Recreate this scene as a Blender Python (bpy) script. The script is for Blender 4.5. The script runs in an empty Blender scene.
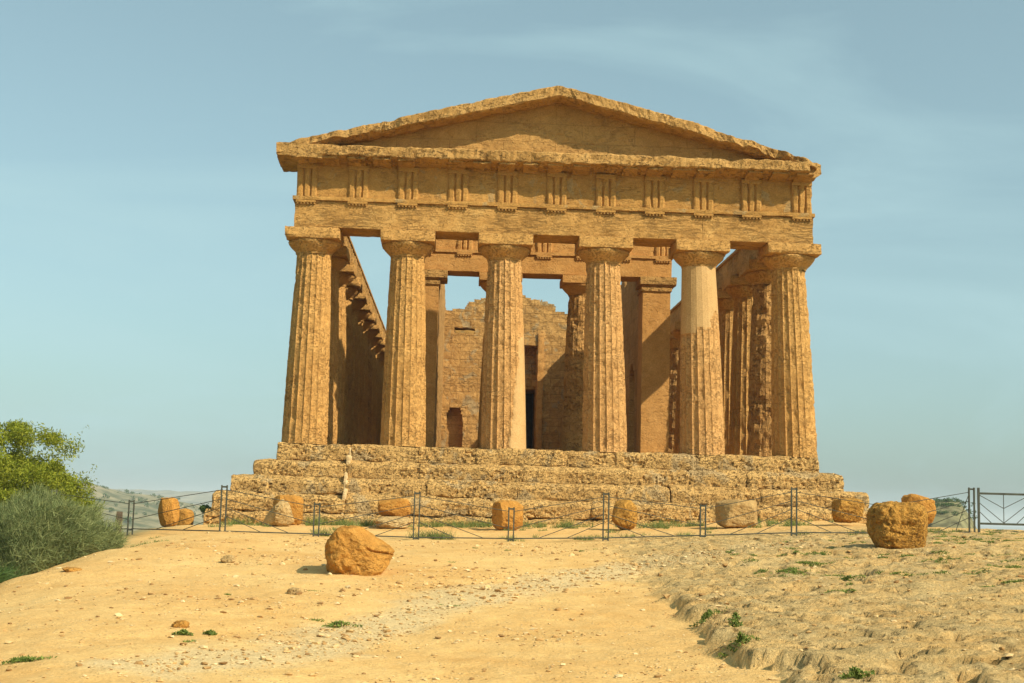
import bpy, math, random
import numpy as np
from mathutils import Matrix, Vector
random.seed(7); rng = np.random.default_rng(11)
PI = math.pi
sc = bpy.context.scene
# ------------------------------------------------------------------ camera
cam_d = bpy.data.cameras.new('camera'); cam = bpy.data.objects.new('camera', cam_d)
sc.collection.objects.link(cam); sc.camera = cam
CAM = (-2.918, -43.135, -1.894); YAW, PIT, ROL, FPX = 0.0377, 0.12149, 0.026276, 1382.6
fw = Vector((math.sin(YAW)*math.cos(PIT), math.cos(YAW)*math.cos(PIT), math.sin(PIT)))
r0 = Vector((math.cos(YAW), -math.sin(YAW), 0)); u0 = r0.cross(fw)
r1 = r0*math.cos(ROL)+u0*math.sin(ROL); u1 = -r0*math.sin(ROL)+u0*math.cos(ROL)
M = Matrix((r1, u1, -fw)).transposed().to_4x4(); M.translation = CAM
cam.matrix_world = M
cam_d.sensor_width = 36; cam_d.lens = FPX/1024*36; cam_d.clip_start = 0.1; cam_d.clip_end = 60000
# ------------------------------------------------------------------ world and sun
SUN_EL, SUN_AZ, SUN_STR, SKY_STR, EXPO = 39.5, 52.0, 4.9, 0.112, 0.24
SKY_TINT = (0.79, 1.03, 0.96)
w = bpy.data.worlds.new('World'); sc.world = w; w.use_nodes = True
N = w.node_tree.nodes; L = w.node_tree.links
bg = N['Background']; bg.inputs['Strength'].default_value = SKY_STR
sky = N.new('ShaderNodeTexSky'); sky.sky_type = 'NISHITA'; sky.sun_disc = False
sky.sun_elevation = math.radians(SUN_EL); sky.sun_rotation = math.radians(180-SUN_AZ)
sky.altitude = 120; sky.air_density = 1.0; sky.dust_density = 2.2; sky.ozone_density = 1.6
tc = N.new('ShaderNodeTexCoord')
mp = N.new('ShaderNodeMapping'); mp.inputs['Scale'].default_value = (1.0, 1.6, 4.6); mp.inputs['Rotation'].default_value = (0.15, 0.12, 0.5)
L.new(tc.outputs['Generated'], mp.inputs['Vector'])
n1 = N.new('ShaderNodeTexNoise'); n1.inputs['Scale'].default_value = 2.1; n1.inputs['Detail'].default_value = 7; n1.inputs['Distortion'].default_value = 0.6; n1.inputs['Roughness'].default_value = 0.55
L.new(mp.outputs['Vector'], n1.inputs['Vector'])
cr = N.new('ShaderNodeValToRGB'); cr.color_ramp.elements[0].position = 0.44; cr.color_ramp.elements[1].position = 0.74
cr.color_ramp.elements[0].color = (0.16, 0.16, 0.16, 1); cr.color_ramp.elements[1].color = (0.80, 0.80, 0.80, 1)
L.new(n1.outputs['Fac'], cr.inputs['Fac'])
ti = N.new('ShaderNodeMix'); ti.data_type = 'RGBA'; ti.blend_type = 'MULTIPLY'; ti.inputs[0].default_value = 1
ti.inputs[7].default_value = (*SKY_TINT, 1)
hs = N.new('ShaderNodeHueSaturation'); hs.inputs['Saturation'].default_value = 0.62; hs.inputs['Value'].default_value = 1.08
L.new(sky.outputs['Color'], hs.inputs['Color']); L.new(hs.outputs['Color'], ti.inputs[6])
cl = N.new('ShaderNodeMix'); cl.data_type = 'RGBA'; cl.inputs[7].default_value = (3.75, 5.5, 5.75, 1)
L.new(cr.outputs['Color'], cl.inputs[0]); L.new(ti.outputs[2], cl.inputs[6]); L.new(cl.outputs[2], bg.inputs['Color'])
sun_d = bpy.data.lights.new('sun', 'SUN'); sun_d.energy = SUN_STR; sun_d.angle = math.radians(0.55); sun_d.color = (1.0, 0.91, 0.74)
sun = bpy.data.objects.new('sun', sun_d); sc.collection.objects.link(sun)
sa, se = math.radians(SUN_AZ), math.radians(SUN_EL)
sdir = Vector((math.sin(sa)*math.cos(se), -math.cos(sa)*math.cos(se), math.sin(se)))
sun.rotation_euler = sdir.to_track_quat('Z', 'Y').to_euler()
sc.view_settings.view_transform = 'Standard'; sc.view_settings.look = 'None'; sc.view_settings.exposure = EXPO
sc.view_settings.gamma = 1; sc.view_settings.use_curve_mapping = False

# ------------------------------------------------------------------ noise
_pt = np.random.default_rng(3).permutation(4096)
_gr = np.random.default_rng(4).normal(size=(4096, 3)); _gr /= np.linalg.norm(_gr, axis=1)[:, None]
def perlin(P):
    P = np.asarray(P, float); I = np.floor(P).astype(np.int64); F = P-I; U = F*F*F*(F*(F*6-15)+10); out = 0
    for dx in (0, 1):
        for dy in (0, 1):
            for dz in (0, 1):
                h = _pt[(_pt[(_pt[(I[:, 0]+dx) & 4095]+I[:, 1]+dy) & 4095]+I[:, 2]+dz) & 4095]
                g = _gr[h]
                d = (F[:, 0]-dx)*g[:, 0]+(F[:, 1]-dy)*g[:, 1]+(F[:, 2]-dz)*g[:, 2]
                wt = (U[:, 0] if dx else 1-U[:, 0])*(U[:, 1] if dy else 1-U[:, 1])*(U[:, 2] if dz else 1-U[:, 2])
                out = out+wt*d
    return out*1.6
def fbm(P, o=4, s=1.0, g=0.5):
    P = np.asarray(P, float)*s; a = 1; t = 0
    for k in range(o):
        t = t+a*perlin(P*(2.03**k)+17.3*k); a *= g
    return t
def sstep(a, b, x):
    t = np.clip((x-a)/(b-a), 0, 1); return t*t*(3-2*t)
def vnoise(P, s, o=3):
    return np.stack([fbm(P+k*31.7, o, s) for k in range(3)], 1)

# ------------------------------------------------------------------ mesh helpers
class MB:
    def __init__(s): s.V = []; s.F = []; s.n = 0
    def add(s, V, F):
        V = np.asarray(V, float).reshape(-1, 3); n = s.n
        s.V.append(V)
        for f in F: s.F.append(tuple(int(i)+n for i in f))
        s.n += len(V); return s
def mesh_obj(name, V, F, mat, parent=None, smooth=False, uvz=None):
    me = bpy.data.meshes.new(name); me.from_pydata(np.asarray(V).tolist(), [], [tuple(map(int, f)) for f in F]); me.update()
    if mat: me.materials.append(mat)
    if smooth: me.polygons.foreach_set('use_smooth', [True]*len(me.polygons))
    o = bpy.data.objects.new(name, me); sc.collection.objects.link(o)
    if parent: o.parent = parent
    return o
def build(name, mb, mat, parent=None, smooth=False):
    V = np.concatenate(mb.V) if mb.V else np.zeros((0, 3))
    return mesh_obj(name, V, mb.F, mat, parent, smooth)
def empty(name, loc=(0, 0, 0)):
    o = bpy.data.objects.new(name, None); o.location = loc; o.empty_display_size = 0.3; sc.collection.objects.link(o); return o
def tag(o, label=None, cat=None, group=None, kind=None):
    if label: o['label'] = label
    if cat: o['category'] = cat
    if group: o['group'] = group
    if kind: o['kind'] = kind
    return o
def fix_normals(o):
    import bmesh
    b = bmesh.new(); b.from_mesh(o.data); bmesh.ops.recalc_face_normals(b, faces=b.faces[:]); b.to_mesh(o.data); b.free()
BOXF = [(0, 3, 2, 1), (4, 5, 6, 7), (0, 1, 5, 4), (1, 2, 6, 5), (2, 3, 7, 6), (3, 0, 4, 7)]
def box(mb, x0, x1, y0, y1, z0, z1):
    mb.add([(x0, y0, z0), (x1, y0, z0), (x1, y1, z0), (x0, y1, z0), (x0, y0, z1), (x1, y0, z1), (x1, y1, z1), (x0, y1, z1)], BOXF)
_lat = {}
def lattice(nx, ny, nz):
    k = (nx, ny, nz)
    if k in _lat: return _lat[k]
    idx = {}; P = []
    def g(i, j, l):
        q = (i, j, l)
        if q not in idx: idx[q] = len(P); P.append(q)
        return idx[q]
    F = []
    for i in range(nx):
        for j in range(ny):
            F.append((g(i, j, 0), g(i, j+1, 0), g(i+1, j+1, 0), g(i+1, j, 0))); F.append((g(i, j, nz), g(i+1, j, nz), g(i+1, j+1, nz), g(i, j+1, nz)))
    for i in range(nx):
        for l in range(nz):
            F.append((g(i, 0, l), g(i+1, 0, l), g(i+1, 0, l+1), g(i, 0, l+1))); F.append((g(i, ny, l), g(i, ny, l+1), g(i+1, ny, l+1), g(i+1, ny, l)))
    for j in range(ny):
        for l in range(nz):
            F.append((g(0, j, l), g(0, j, l+1), g(0, j+1, l+1), g(0, j+1, l))); F.append((g(nx, j, l), g(nx, j+1, l), g(nx, j+1, l+1), g(nx, j, l+1)))
    _lat[k] = (np.array(P, float), F); return _lat[k]
def rough_box(mb, x0, x1, y0, y1, z0, z1, res=0.1, rnd=0.03, amp=0.02, pit=0.0, freq=3.0, pf=7.0, warp=0.0, edge=0.0, seed=0.0):
    """a block of stone: rounded box, broken edges and pitted faces"""
    if not isinstance(res, tuple): res = (res,)*3
    n = [max(1, int(round((b-a)/r))) for a, b, r in ((x0, x1, res[0]), (y0, y1, res[1]), (z0, z1, res[2]))]
    P, F = lattice(*n)
    lo = np.array([x0, y0, z0]); hi = np.array([x1, y1, z1])
    V = lo+P/np.array(n)*(hi-lo)
    S = V+seed
    rr = np.full(len(V), rnd)
    if edge: rr = rnd+edge*np.clip(fbm(S, 3, 1.7)+0.15, 0, 1)
    rr = np.minimum(rr, (hi-lo).min()*0.45)[:, None]
    Q = np.clip(V, lo+rr, hi-rr); D = V-Q; ln = np.linalg.norm(D, axis=1)[:, None]
    Nn = D/np.maximum(ln, 1e-6)
    V = Q+Nn*rr
    d = amp*fbm(S, 4, freq)
    if pit: d = d-pit*sstep(0.12, 0.5, fbm(S+5.5, 2, pf))*(0.2+0.8*sstep(-0.15, 0.25, fbm(S+2.5, 2, 0.8)))
    V = V+Nn*d[:, None]
    if warp: V = V+vnoise(S, 0.9, 2)*warp
    mb.add(V, F)
def extrude(mb, poly, a0, a1, step, mapf, res=0.1, amp=0.02, freq=2.5, pit=0.0, modf=None, pf=7.0):
    """extrude a closed 2D outline along an axis with an uneven worn surface"""
    pts = []
    m = len(poly)
    for i in range(m):
        p, q = np.array(poly[i], float), np.array(poly[(i+1) % m], float); k = max(1, int(np.linalg.norm(q-p)/res))
        for j in range(k): pts.append(p+(q-p)*j/k)
    pts = np.array(pts); c = pts.mean(0); k = len(pts); n = max(1, int(round(abs(a1-a0)/step)))
    A = np.linspace(a0, a1, n+1)
    W = np.array([[*q, a] for a in A for q in pts])
    V = mapf(W)
    if modf is not None: V = modf(V, W)
    V = V+vnoise(V, freq, 3)*amp
    if pit:
        nrm = np.array([[*(q-c), 0] for a in A for q in pts]); nrm /= np.linalg.norm(nrm, axis=1)[:, None]+1e-9
        V = V-(mapf(W+nrm*0.01)-mapf(W))*100*(pit*sstep(0.1, 0.5, fbm(V, 2, pf)))[:, None]
    F = []
    for i in range(n):
        for j in range(k):
            a = i*k+j; b = i*k+(j+1) % k; F.append((a, b, b+k, a+k))
    F.append(tuple(range(k-1, -1, -1))); F.append(tuple(n*k+j for j in range(k)))
    mb.add(V, F)
def tube(mb, p, q, r, n=8, r2=None):
    p = np.array(p, float); q = np.array(q, float); d = q-p; d /= np.linalg.norm(d)
    a = np.cross(d, [0, 0, 1] if abs(d[2]) < 0.9 else [1, 0, 0]); a /= np.linalg.norm(a); b = np.cross(d, a)
    r2 = r if r2 is None else r2
    V = []
    for c, rr in ((p, r), (q, r2)):
        for k in range(n):
            t = 2*PI*k/n; V.append(c+rr*(a*math.cos(t)+b*math.sin(t)))
    F = [(k, (k+1) % n, n+(k+1) % n, n+k) for k in range(n)]+[tuple(range(n-1, -1, -1)), tuple(range(n, 2*n))]
    mb.add(V, F)

# ------------------------------------------------------------------ materials
def _mat(name):
    m = bpy.data.materials.new(name); m.use_nodes = True; nt = m.node_tree; b = nt.nodes['Principled BSDF']
    b.inputs['Specular IOR Level'].default_value = 0.12
    return m, nt.nodes, nt.links, b
def ramp(N, L, src, stops, name=None):
    c = N.new('ShaderNodeValToRGB'); e = c.color_ramp.elements
    while len(e) > 1: e.remove(e[-1])
    e[0].position = stops[0][0]; e[0].color = (*stops[0][1], 1)
    for p, col in stops[1:]:
        k = e.new(p); k.color = (*col, 1)
    L.new(src, c.inputs['Fac']); return c.outputs['Color']
def mix(N, L, f, a, b, mode='MIX'):
    m = N.new('ShaderNodeMix'); m.data_type = 'RGBA'; m.blend_type = mode
    for s, v in ((m.inputs[0], f), (m.inputs[6], a), (m.inputs[7], b)):
        if isinstance(v, (int, float)): s.default_value = v
        elif isinstance(v, tuple): s.default_value = (*v, 1)
        else: L.new(v, s)
    return m.outputs[2]
def math_n(N, L, op, a, b=None):
    m = N.new('ShaderNodeMath'); m.operation = op
    for s, v in ((m.inputs[0], a), (m.inputs[1], b)):
        if v is None: continue
        if isinstance(v, (int, float)): s.default_value = v
        else: L.new(v, s)
    return m.outputs[0]
def noise(N, L, vec, sc_, det=5, rough=0.6, dist=0.0):
    n = N.new('ShaderNodeTexNoise'); n.inputs['Scale'].default_value = sc_; n.inputs['Detail'].default_value = det
    n.inputs['Roughness'].default_value = rough; n.inputs['Distortion'].default_value = dist
    if vec is not None: L.new(vec, n.inputs['Vector'])
    return n.outputs['Fac']
def stone(name, cols, pit=0.5, grain=0.5, streak=0.0, joints=None, jf=0.45, fp=0.5, plaster=None, scale=1.0, pitscale=9.0, patch=None):
    """weathered calcarenite: cols = (dark, mid, light)"""
    m, N, L, b = _mat(name); b.inputs['Roughness'].default_value = 0.93
    t = N.new('ShaderNodeTexCoord'); co = t.outputs['Object']
    big = noise(N, L, co, 0.55*scale, 6, 0.62, 0.4); med = noise(N, L, co, 3.3*scale, 6, 0.65); fine = noise(N, L, co, 26*scale, 4, 0.7)
    c1 = ramp(N, L, big, [(0.32, cols[0]), (0.50, cols[1]), (0.68, cols[2])])
    c2 = ramp(N, L, med, [(0.30, cols[0]), (0.52, cols[1]), (0.72, cols[2])])
    c = mix(N, L, 0.5, c1, c2)
    if patch:
        pn = noise(N, L, co, 1.3*scale, 4, 0.6, 0.8); pf = ramp(N, L, pn, [(0.56, (0, 0, 0)), (0.62, (0.75, 0.75, 0.75))])
        c = mix(N, L, pf, c, patch)
    fm = ramp(N, L, fine, [(0.25, (0.72, 0.70, 0.66)), (0.75, (1.22, 1.22, 1.22))])
    c = mix(N, L, 1.0, c, fm, 'MULTIPLY')
    h = math_n(N, L, 'MULTIPLY', fine, 0.012*grain)
    h = math_n(N, L, 'ADD', h, math_n(N, L, 'MULTIPLY', med, 0.05*grain))
    if pit:
        mpn = N.new('ShaderNodeMapping'); mpn.inputs['Scale'].default_value = (0.8, 0.8, 1.35); L.new(co, mpn.inputs['Vector'])
        pn = noise(N, L, mpn.outputs[0], pitscale, 3, 0.62, 0.5); reg = noise(N, L, co, 1.1, 3, 0.6)
        pm = ramp(N, L, pn, [(0.38, (1, 1, 1)), (0.46, (0, 0, 0))])
        rg = ramp(N, L, reg, [(0.38, (0.15, 0.15, 0.15)), (0.6, (1, 1, 1))])
        pm = mix(N, L, 1.0, pm, rg, 'MULTIPLY')
        h = math_n(N, L, 'SUBTRACT', h, math_n(N, L, 'MULTIPLY', pm, 0.055*pit))
        c = mix(N, L, math_n(N, L, 'MULTIPLY', pm, 0.55*min(1, pit)), c, tuple(x*0.55 for x in cols[0]))  # pits are also darkened in the colour, standing for the shade inside them
    if pit:
        f2 = noise(N, L, co, pitscale*2.6, 2, 0.5, 0.3); r2 = noise(N, L, co, 1.9, 4, 0.65)
        p2 = ramp(N, L, f2, [(0.34, (1, 1, 1)), (0.43, (0, 0, 0))]); g2 = ramp(N, L, r2, [(0.40-0.1*(fp > 0.6), (0.1, 0.1, 0.1)), (0.56-0.1*(fp > 0.6), (1, 1, 1))])
        p2 = mix(N, L, 1.0, p2, g2, 'MULTIPLY'); h = math_n(N, L, 'SUBTRACT', h, math_n(N, L, 'MULTIPLY', p2, 0.025*min(1.2, pit)))
        c = mix(N, L, math_n(N, L, 'MULTIPLY', p2, fp*min(1, pit)), c, tuple(x*0.45 for x in cols[0]))  # finer pits get the same painted shade
    if streak:
        mps = N.new('ShaderNodeMapping'); mps.inputs['Scale'].default_value = (1.6, 1.6, 13); L.new(co, mps.inputs['Vector'])
        sn = noise(N, L, mps.outputs[0], 1.5, 6, 0.75, 0.6)
        sm = ramp(N, L, sn, [(0.40, (1, 1, 1)), (0.50, (0, 0, 0))])
        rg2 = noise(N, L, co, 0.7, 3, 0.6); rg2 = ramp(N, L, rg2, [(0.42, (0.1, 0.1, 0.1)), (0.58, (1, 1, 1))])
        sm = mix(N, L, 1.0, sm, rg2, 'MULTIPLY')
        h = math_n(N, L, 'SUBTRACT', h, math_n(N, L, 'MULTIPLY', sm, 0.035*streak))
        c = mix(N, L, math_n(N, L, 'MULTIPLY', sm, 0.45*streak), c, tuple(x*0.6 for x in cols[0]))
    if joints:
        ax, bw, bh = joints
        sp = N.new('ShaderNodeSeparateXYZ'); L.new(co, sp.inputs[0]); cb = N.new('ShaderNodeCombineXYZ')
        L.new(sp.outputs[ax], cb.inputs[0]); L.new(sp.outputs[2], cb.inputs[1])
        # uneven joints
        dn = N.new('ShaderNodeTexNoise'); dn.inputs['Scale'].default_value = 1.7; dn.inputs['Detail'].default_value = 4; L.new(co, dn.inputs['Vector'])
        va = N.new('ShaderNodeVectorMath'); va.operation = 'MULTIPLY_ADD'; L.new(dn.outputs['Color'], va.inputs[0]); va.inputs[1].default_value = (0.09, 0.09, 0.09); L.new(cb.outputs[0], va.inputs[2])
        br = N.new('ShaderNodeTexBrick'); br.inputs['Scale'].default_value = 1; br.inputs['Brick Width'].default_value = bw; br.inputs['Row Height'].default_value = bh
        br.inputs['Mortar Size'].default_value = 0.018; br.inputs['Mortar Smooth'].default_value = 0.5; br.inputs['Bias'].default_value = 0
        br.inputs['Color1'].default_value = (0.78, 0.76, 0.74, 1); br.inputs['Color2'].default_value = (1.12, 1.1, 1.08, 1); br.inputs['Mortar'].default_value = (0.55, 0.5, 0.45, 1)
        L.new(va.outputs[0], br.inputs['Vector'])
        c = mix(N, L, jf, c, br.outputs['Color'], 'MULTIPLY')
        h = math_n(N, L, 'SUBTRACT', h, math_n(N, L, 'MULTIPLY', br.outputs['Fac'], 0.03*jf))
    bp = N.new('ShaderNodeBump'); bp.inputs['Strength'].default_value = 1.0; bp.inputs['Distance'].default_value = 1.0
    L.new(h, bp.inputs['Height']); L.new(bp.outputs[0], b.inputs['Normal'])
    L.new(c, b.inputs['Base Color'])
    return m
def plain(name, col, rough=0.7, var=0.25, sc_=8, metal=0.0):
    m, N, L, b = _mat(name); b.inputs['Roughness'].default_value = rough; b.inputs['Metallic'].default_value = metal
    t = N.new('ShaderNodeTexCoord'); n = noise(N, L, t.outputs['Object'], sc_, 5, 0.6)
    c = ramp(N, L, n, [(0.3, tuple(x*(1-var) for x in col)), (0.7, tuple(x*(1+var) for x in col))])
    L.new(c, b.inputs['Base Color']); return m
def leafmat(name, c0, c1, trans=0.35):
    m, N, L, b = _mat(name); b.inputs['Roughness'].default_value = 0.6
    g = N.new('ShaderNodeNewGeometry'); n = N.new('ShaderNodeTexWhiteNoise'); n.noise_dimensions = '1D'
    L.new(g.outputs['Random Per Island'], n.inputs['W'])
    c = mix(N, L, n.outputs['Value'], c0, c1); L.new(c, b.inputs['Base Color'])
    tr = N.new('ShaderNodeBsdfTranslucent'); L.new(c, tr.inputs['Color']); ms = N.new('ShaderNodeMixShader'); ms.inputs[0].default_value = trans
    L.new(b.outputs[0], ms.inputs[1]); L.new(tr.outputs[0], ms.inputs[2]); L.new(ms.outputs[0], N['Material Output'].inputs['Surface'])
    return m
OCH = ((0.37, 0.190, 0.050), (0.52, 0.280, 0.083), (0.64, 0.380, 0.128))
M_col = stone('column_stone', ((0.428, 0.217, 0.06), (0.555, 0.299, 0.09), (0.656, 0.377, 0.125)), pit=0.75, grain=0.75, pitscale=15, fp=0.3)
M_colp = stone('rosy_column_stone', ((0.453, 0.234, 0.075), (0.578, 0.314, 0.109), (0.675, 0.39, 0.15)), pit=0.75, grain=0.75, pitscale=15, fp=0.3)
M_colr = stone('eroded_column_stone', ((0.299, 0.145, 0.042), (0.492, 0.265, 0.084), (0.642, 0.379, 0.139)), pit=1.3, grain=1.4, pitscale=7)
M_plast = stone('smooth_plaster', ((0.458, 0.267, 0.102), (0.528, 0.323, 0.131), (0.581, 0.365, 0.156)), pit=0.0, grain=0.25)
M_arch = stone('architrave_stone', OCH, pit=0.5, grain=0.6, streak=0.8, fp=0.35)
M_frz = stone('frieze_stone', ((0.367, 0.183, 0.047), (0.476, 0.25, 0.068), (0.558, 0.31, 0.091)), pit=0.35, grain=0.5, streak=0.25, patch=(0.40, 0.27, 0.12))
M_cor = stone('cornice_stone', ((0.316, 0.169, 0.049), (0.467, 0.257, 0.079), (0.592, 0.353, 0.124)), pit=1.0, grain=0.9, pitscale=8)
M_tym = stone('pediment_stone', ((0.384, 0.201, 0.061), (0.482, 0.265, 0.081), (0.581, 0.332, 0.109)), pit=0.35, grain=0.6, joints=(0, 1.7, 0.62), jf=0.3)
M_step = stone('step_stone', ((0.399, 0.228, 0.076), (0.544, 0.324, 0.111), (0.66, 0.424, 0.159)), pit=1.7, grain=1.1, pitscale=11, fp=1.1, patch=(0.42, 0.30, 0.15))
M_mort = stone('mortar_stone', ((0.55, 0.38, 0.18), (0.62, 0.44, 0.22), (0.70, 0.50, 0.27)), pit=0.0, grain=0.8)
M_cela = stone('cella_stone', ((0.353, 0.183, 0.055), (0.493, 0.274, 0.088), (0.605, 0.357, 0.126)), pit=0.7, grain=0.9, joints=(0, 0.95, 0.42), jf=0.6, patch=(0.40, 0.30, 0.16))
M_celb = stone('cella_side_stone', ((0.299, 0.15, 0.046), (0.449, 0.245, 0.079), (0.566, 0.329, 0.121)), pit=0.5, grain=0.8, joints=(1, 1.25, 0.5))
M_pron = stone('porch_stone', ((0.406, 0.195, 0.051), (0.513, 0.261, 0.077), (0.599, 0.329, 0.107)), pit=0.25, grain=0.5)
M_shade = plain('painted_shade', (0.035, 0.022, 0.014), 0.7)  # near-black colour standing for the shade in the passage behind the doorway
M_orng = stone('orange_boulder', ((0.35, 0.155, 0.030), (0.51, 0.240, 0.048), (0.62, 0.33, 0.080)), pit=0.35, grain=1.3, scale=2.0, pitscale=12)
M_orng2 = stone('honeycomb_boulder', ((0.33, 0.155, 0.030), (0.50, 0.250, 0.048), (0.62, 0.34, 0.080)), pit=1.1, grain=1.4, scale=2.0, pitscale=15)
M_pale = stone('pale_stone', ((0.38, 0.24, 0.09), (0.50, 0.33, 0.14), (0.60, 0.42, 0.19)), pit=0.4, grain=1.1, scale=2.0)
M_peb, N, L, b = _mat('pebble_stone'); b.inputs['Roughness'].default_value = 0.95
g_ = N.new('ShaderNodeNewGeometry'); wn_ = N.new('ShaderNodeTexWhiteNoise'); wn_.noise_dimensions = '1D'; L.new(g_.outputs['Random Per Island'], wn_.inputs['W'])
L.new(ramp(N, L, wn_.outputs['Value'], [(0.0, (0.26, 0.14, 0.05)), (0.35, (0.46, 0.27, 0.10)), (0.6, (0.58, 0.38, 0.16)), (1.0, (0.64, 0.48, 0.25))]), b.inputs['Base Color'])
M_tan = stone('tan_block', ((0.34, 0.20, 0.07), (0.44, 0.275, 0.105), (0.52, 0.34, 0.14)), pit=0.4, grain=1.1, scale=2.0)
M_iron = plain('painted_iron', (0.07, 0.07, 0.05), 0.7, 0.3, 6, 0.0)
M_bark = plain('bark', (0.12, 0.085, 0.055), 0.9, 0.4)
M_leaf = leafmat('tree_leaves', (0.14, 0.18, 0.012), (0.38, 0.38, 0.04), 0.4)
M_bush = leafmat('bush_stems', (0.10, 0.14, 0.045), (0.32, 0.33, 0.13), 0.2)
M_bush2 = leafmat('dark_shrub_leaves', (0.04, 0.08, 0.02), (0.11, 0.17, 0.045), 0.25)
M_grass = leafmat('grass_blades', (0.10, 0.16, 0.03), (0.26, 0.28, 0.09), 0.3)
M_weed = leafmat('weed_leaves', (0.09, 0.14, 0.025), (0.28, 0.32, 0.07), 0.3)
M_dry = leafmat('dry_stalks', (0.30, 0.20, 0.09), (0.42, 0.31, 0.14), 0.2)

# ------------------------------------------------------------------ terrain
CP = [(-6.68, -31.13, -3.44), (-4.62, -30.63, -3.46), (-2.35, -30.13, -3.47), (-0.2, -30.83, -3.40), (2.03, -31.13, -3.30), (-8.14, -26.63, -3.31), (-5.27, -26.13, -3.28), (-2.17, -25.63, -3.25),
 (0.93, -26.13, -3.16), (3.9, -26.63, -3.03), (-9.6, -21.13, -3.12), (-7.16, -21.13, -3.03), (-4.41, -20.63, -2.89), (1.16, -20.13, -2.87), (5.77, -22.13, -2.70), (-9.6, -17.13, -2.9),
 (-8.94, -15.13, -2.78), (-5.87, -16.13, -2.76), (-2.03, -16.13, -2.66), (5.6, -16.63, -2.43), (8, -18, -2.35), (-9.4, -12.13, -2.66), (-8.36, -10.13, -2.63), (-6.17, -10.13, -2.63),
 (-3.82, -10.13, -2.66), (-1.57, -10.13, -2.64), (0.68, -10.13, -2.57), (2.99, -10.13, -2.46), (5.18, -10.13, -2.34), (9.56, -10.13, -2.16), (11.5, -9.13, -2.10), (-11.0, -3.13, -2.6),
 (-9.25, -1.63, -2.56), (-6.02, -1.63, -2.42), (-1.57, -1.63, -2.32), (1.42, -1.63, -2.24), (4.42, -1.63, -2.12), (8.96, -1.63, -2.0), (10.5, -4, -2.1),
 (-8.5, -35, -3.8), (-3, -35, -3.7), (3, -36, -3.6), (-3, -44, -3.55), (6, -42, -3.4), (8, -30, -3.0), (14, -22, -2.6), (14, -14, -2.4),
 (-11.6, -21, -4.1), (-11.6, -17, -3.8), (-11.2, -13, -3.4), (-13.5, -24, -5.2), (-14.5, -17, -5.0), (-14, -10, -3.9), (-11.6, -8, -2.9), (-13.6, -6, -3.3), (-11, -28, -4.3), (-10.8, -33, -4.6), (-20, -18, -7.5),
 (-16, -1, -3.8), (-14, 6, -3.2), (-12, 20, -2.8), (-14, 45, -3.4), (0, 45, -2.6), (14, 45, -3.2), (12, 20, -2.6), (13, 4, -2.7), (15, -4, -2.8), (22, -6, -4.2), (22, -16, -3.6),
 (-24, 0, -7), (-24, 20, -7), (-30, -20, -11), (30, 5, -7), (30, 30, -8), (30, -25, -6), (0, 70, -7), (-25, 60, -9), (25, 65, -9), (-30, -50, -9), (0, -60, -4.5), (30, -55, -6)]
CP = np.array(CP)
def _tk(d2): return 0.5*d2*np.log(d2+1e-9)
_c2 = CP[:, :2]; _K = _tk(((_c2[:, None]-_c2[None])**2).sum(-1))+np.eye(len(CP))*0.35
_P = np.hstack([np.ones((len(CP), 1)), _c2]); _A = np.block([[_K, _P], [_P.T, np.zeros((3, 3))]])
_W = np.linalg.solve(_A, np.concatenate([CP[:, 2], np.zeros(3)]))
def base_h(x, y):
    x = np.asarray(x, float).ravel(); y = np.asarray(y, float).ravel()
    xc = np.clip(x, -30, 30); yc = np.clip(y, -58, 68); out = np.zeros_like(x)
    for s in range(0, len(x), 20000):
        e = slice(s, s+20000)
        d2 = (xc[e, None]-_c2[None, :, 0])**2+(yc[e, None]-_c2[None, :, 1])**2
        out[e] = _tk(d2)@_W[:-3]+_W[-3]+_W[-2]*xc[e]+_W[-1]*yc[e]
    far = np.hypot(np.maximum(np.abs(x)-30, 0), np.maximum(np.maximum(-58-y, y-68), 0))
    ang = np.arctan2(x-CAM[0], y-CAM[1])
    low = np.where(ang < 0.05, -22.0, -45.0)+0*x
    k = sstep(0, 160, far)
    return out*(1-k)+low*k
def rock_mask(x, y):
    n = fbm(np.stack([x, y, 0*x], 1), 3, 0.55); n2 = fbm(np.stack([x, y, 0*x+9], 1), 3, 2.6)
    ex = np.where(y < -24, 0.0, np.clip((y+24)*0.05, 0, 1.2))+0.5*n+0.12*n2
    wd = 0.035+0.25*sstep(-0.1, 0.3, fbm(np.stack([x, y, 0*x+33], 1), 2, 0.45))+np.clip(y+25, 0, 8)*0.28
    return sstep(0, 1, (x-ex)/wd+0.5)*sstep(-4, -12, y)
BAND = np.array([(-5.6, -30.2), (-4.3, -28.1), (-3.44, -25.1), (-2.03, -22.6), (0.2, -19.3), (1.6, -17.0), (3.5, -15)])
def band_mask(x, y):
    d = np.full(len(x), 9.0)
    for a, b in zip(BAND[:-1], BAND[1:]):
        t = np.clip(((x-a[0])*(b[0]-a[0])+(y-a[1])*(b[1]-a[1]))/((b-a)**2).sum(), 0, 1)
        d = np.minimum(d, np.hypot(x-a[0]-t*(b[0]-a[0]), y-a[1]-t*(b[1]-a[1])))
    n = fbm(np.stack([x, y, 0*x+3], 1), 3, 1.2)
    return sstep(0.95, 0.25, d+0.45*n)
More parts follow.
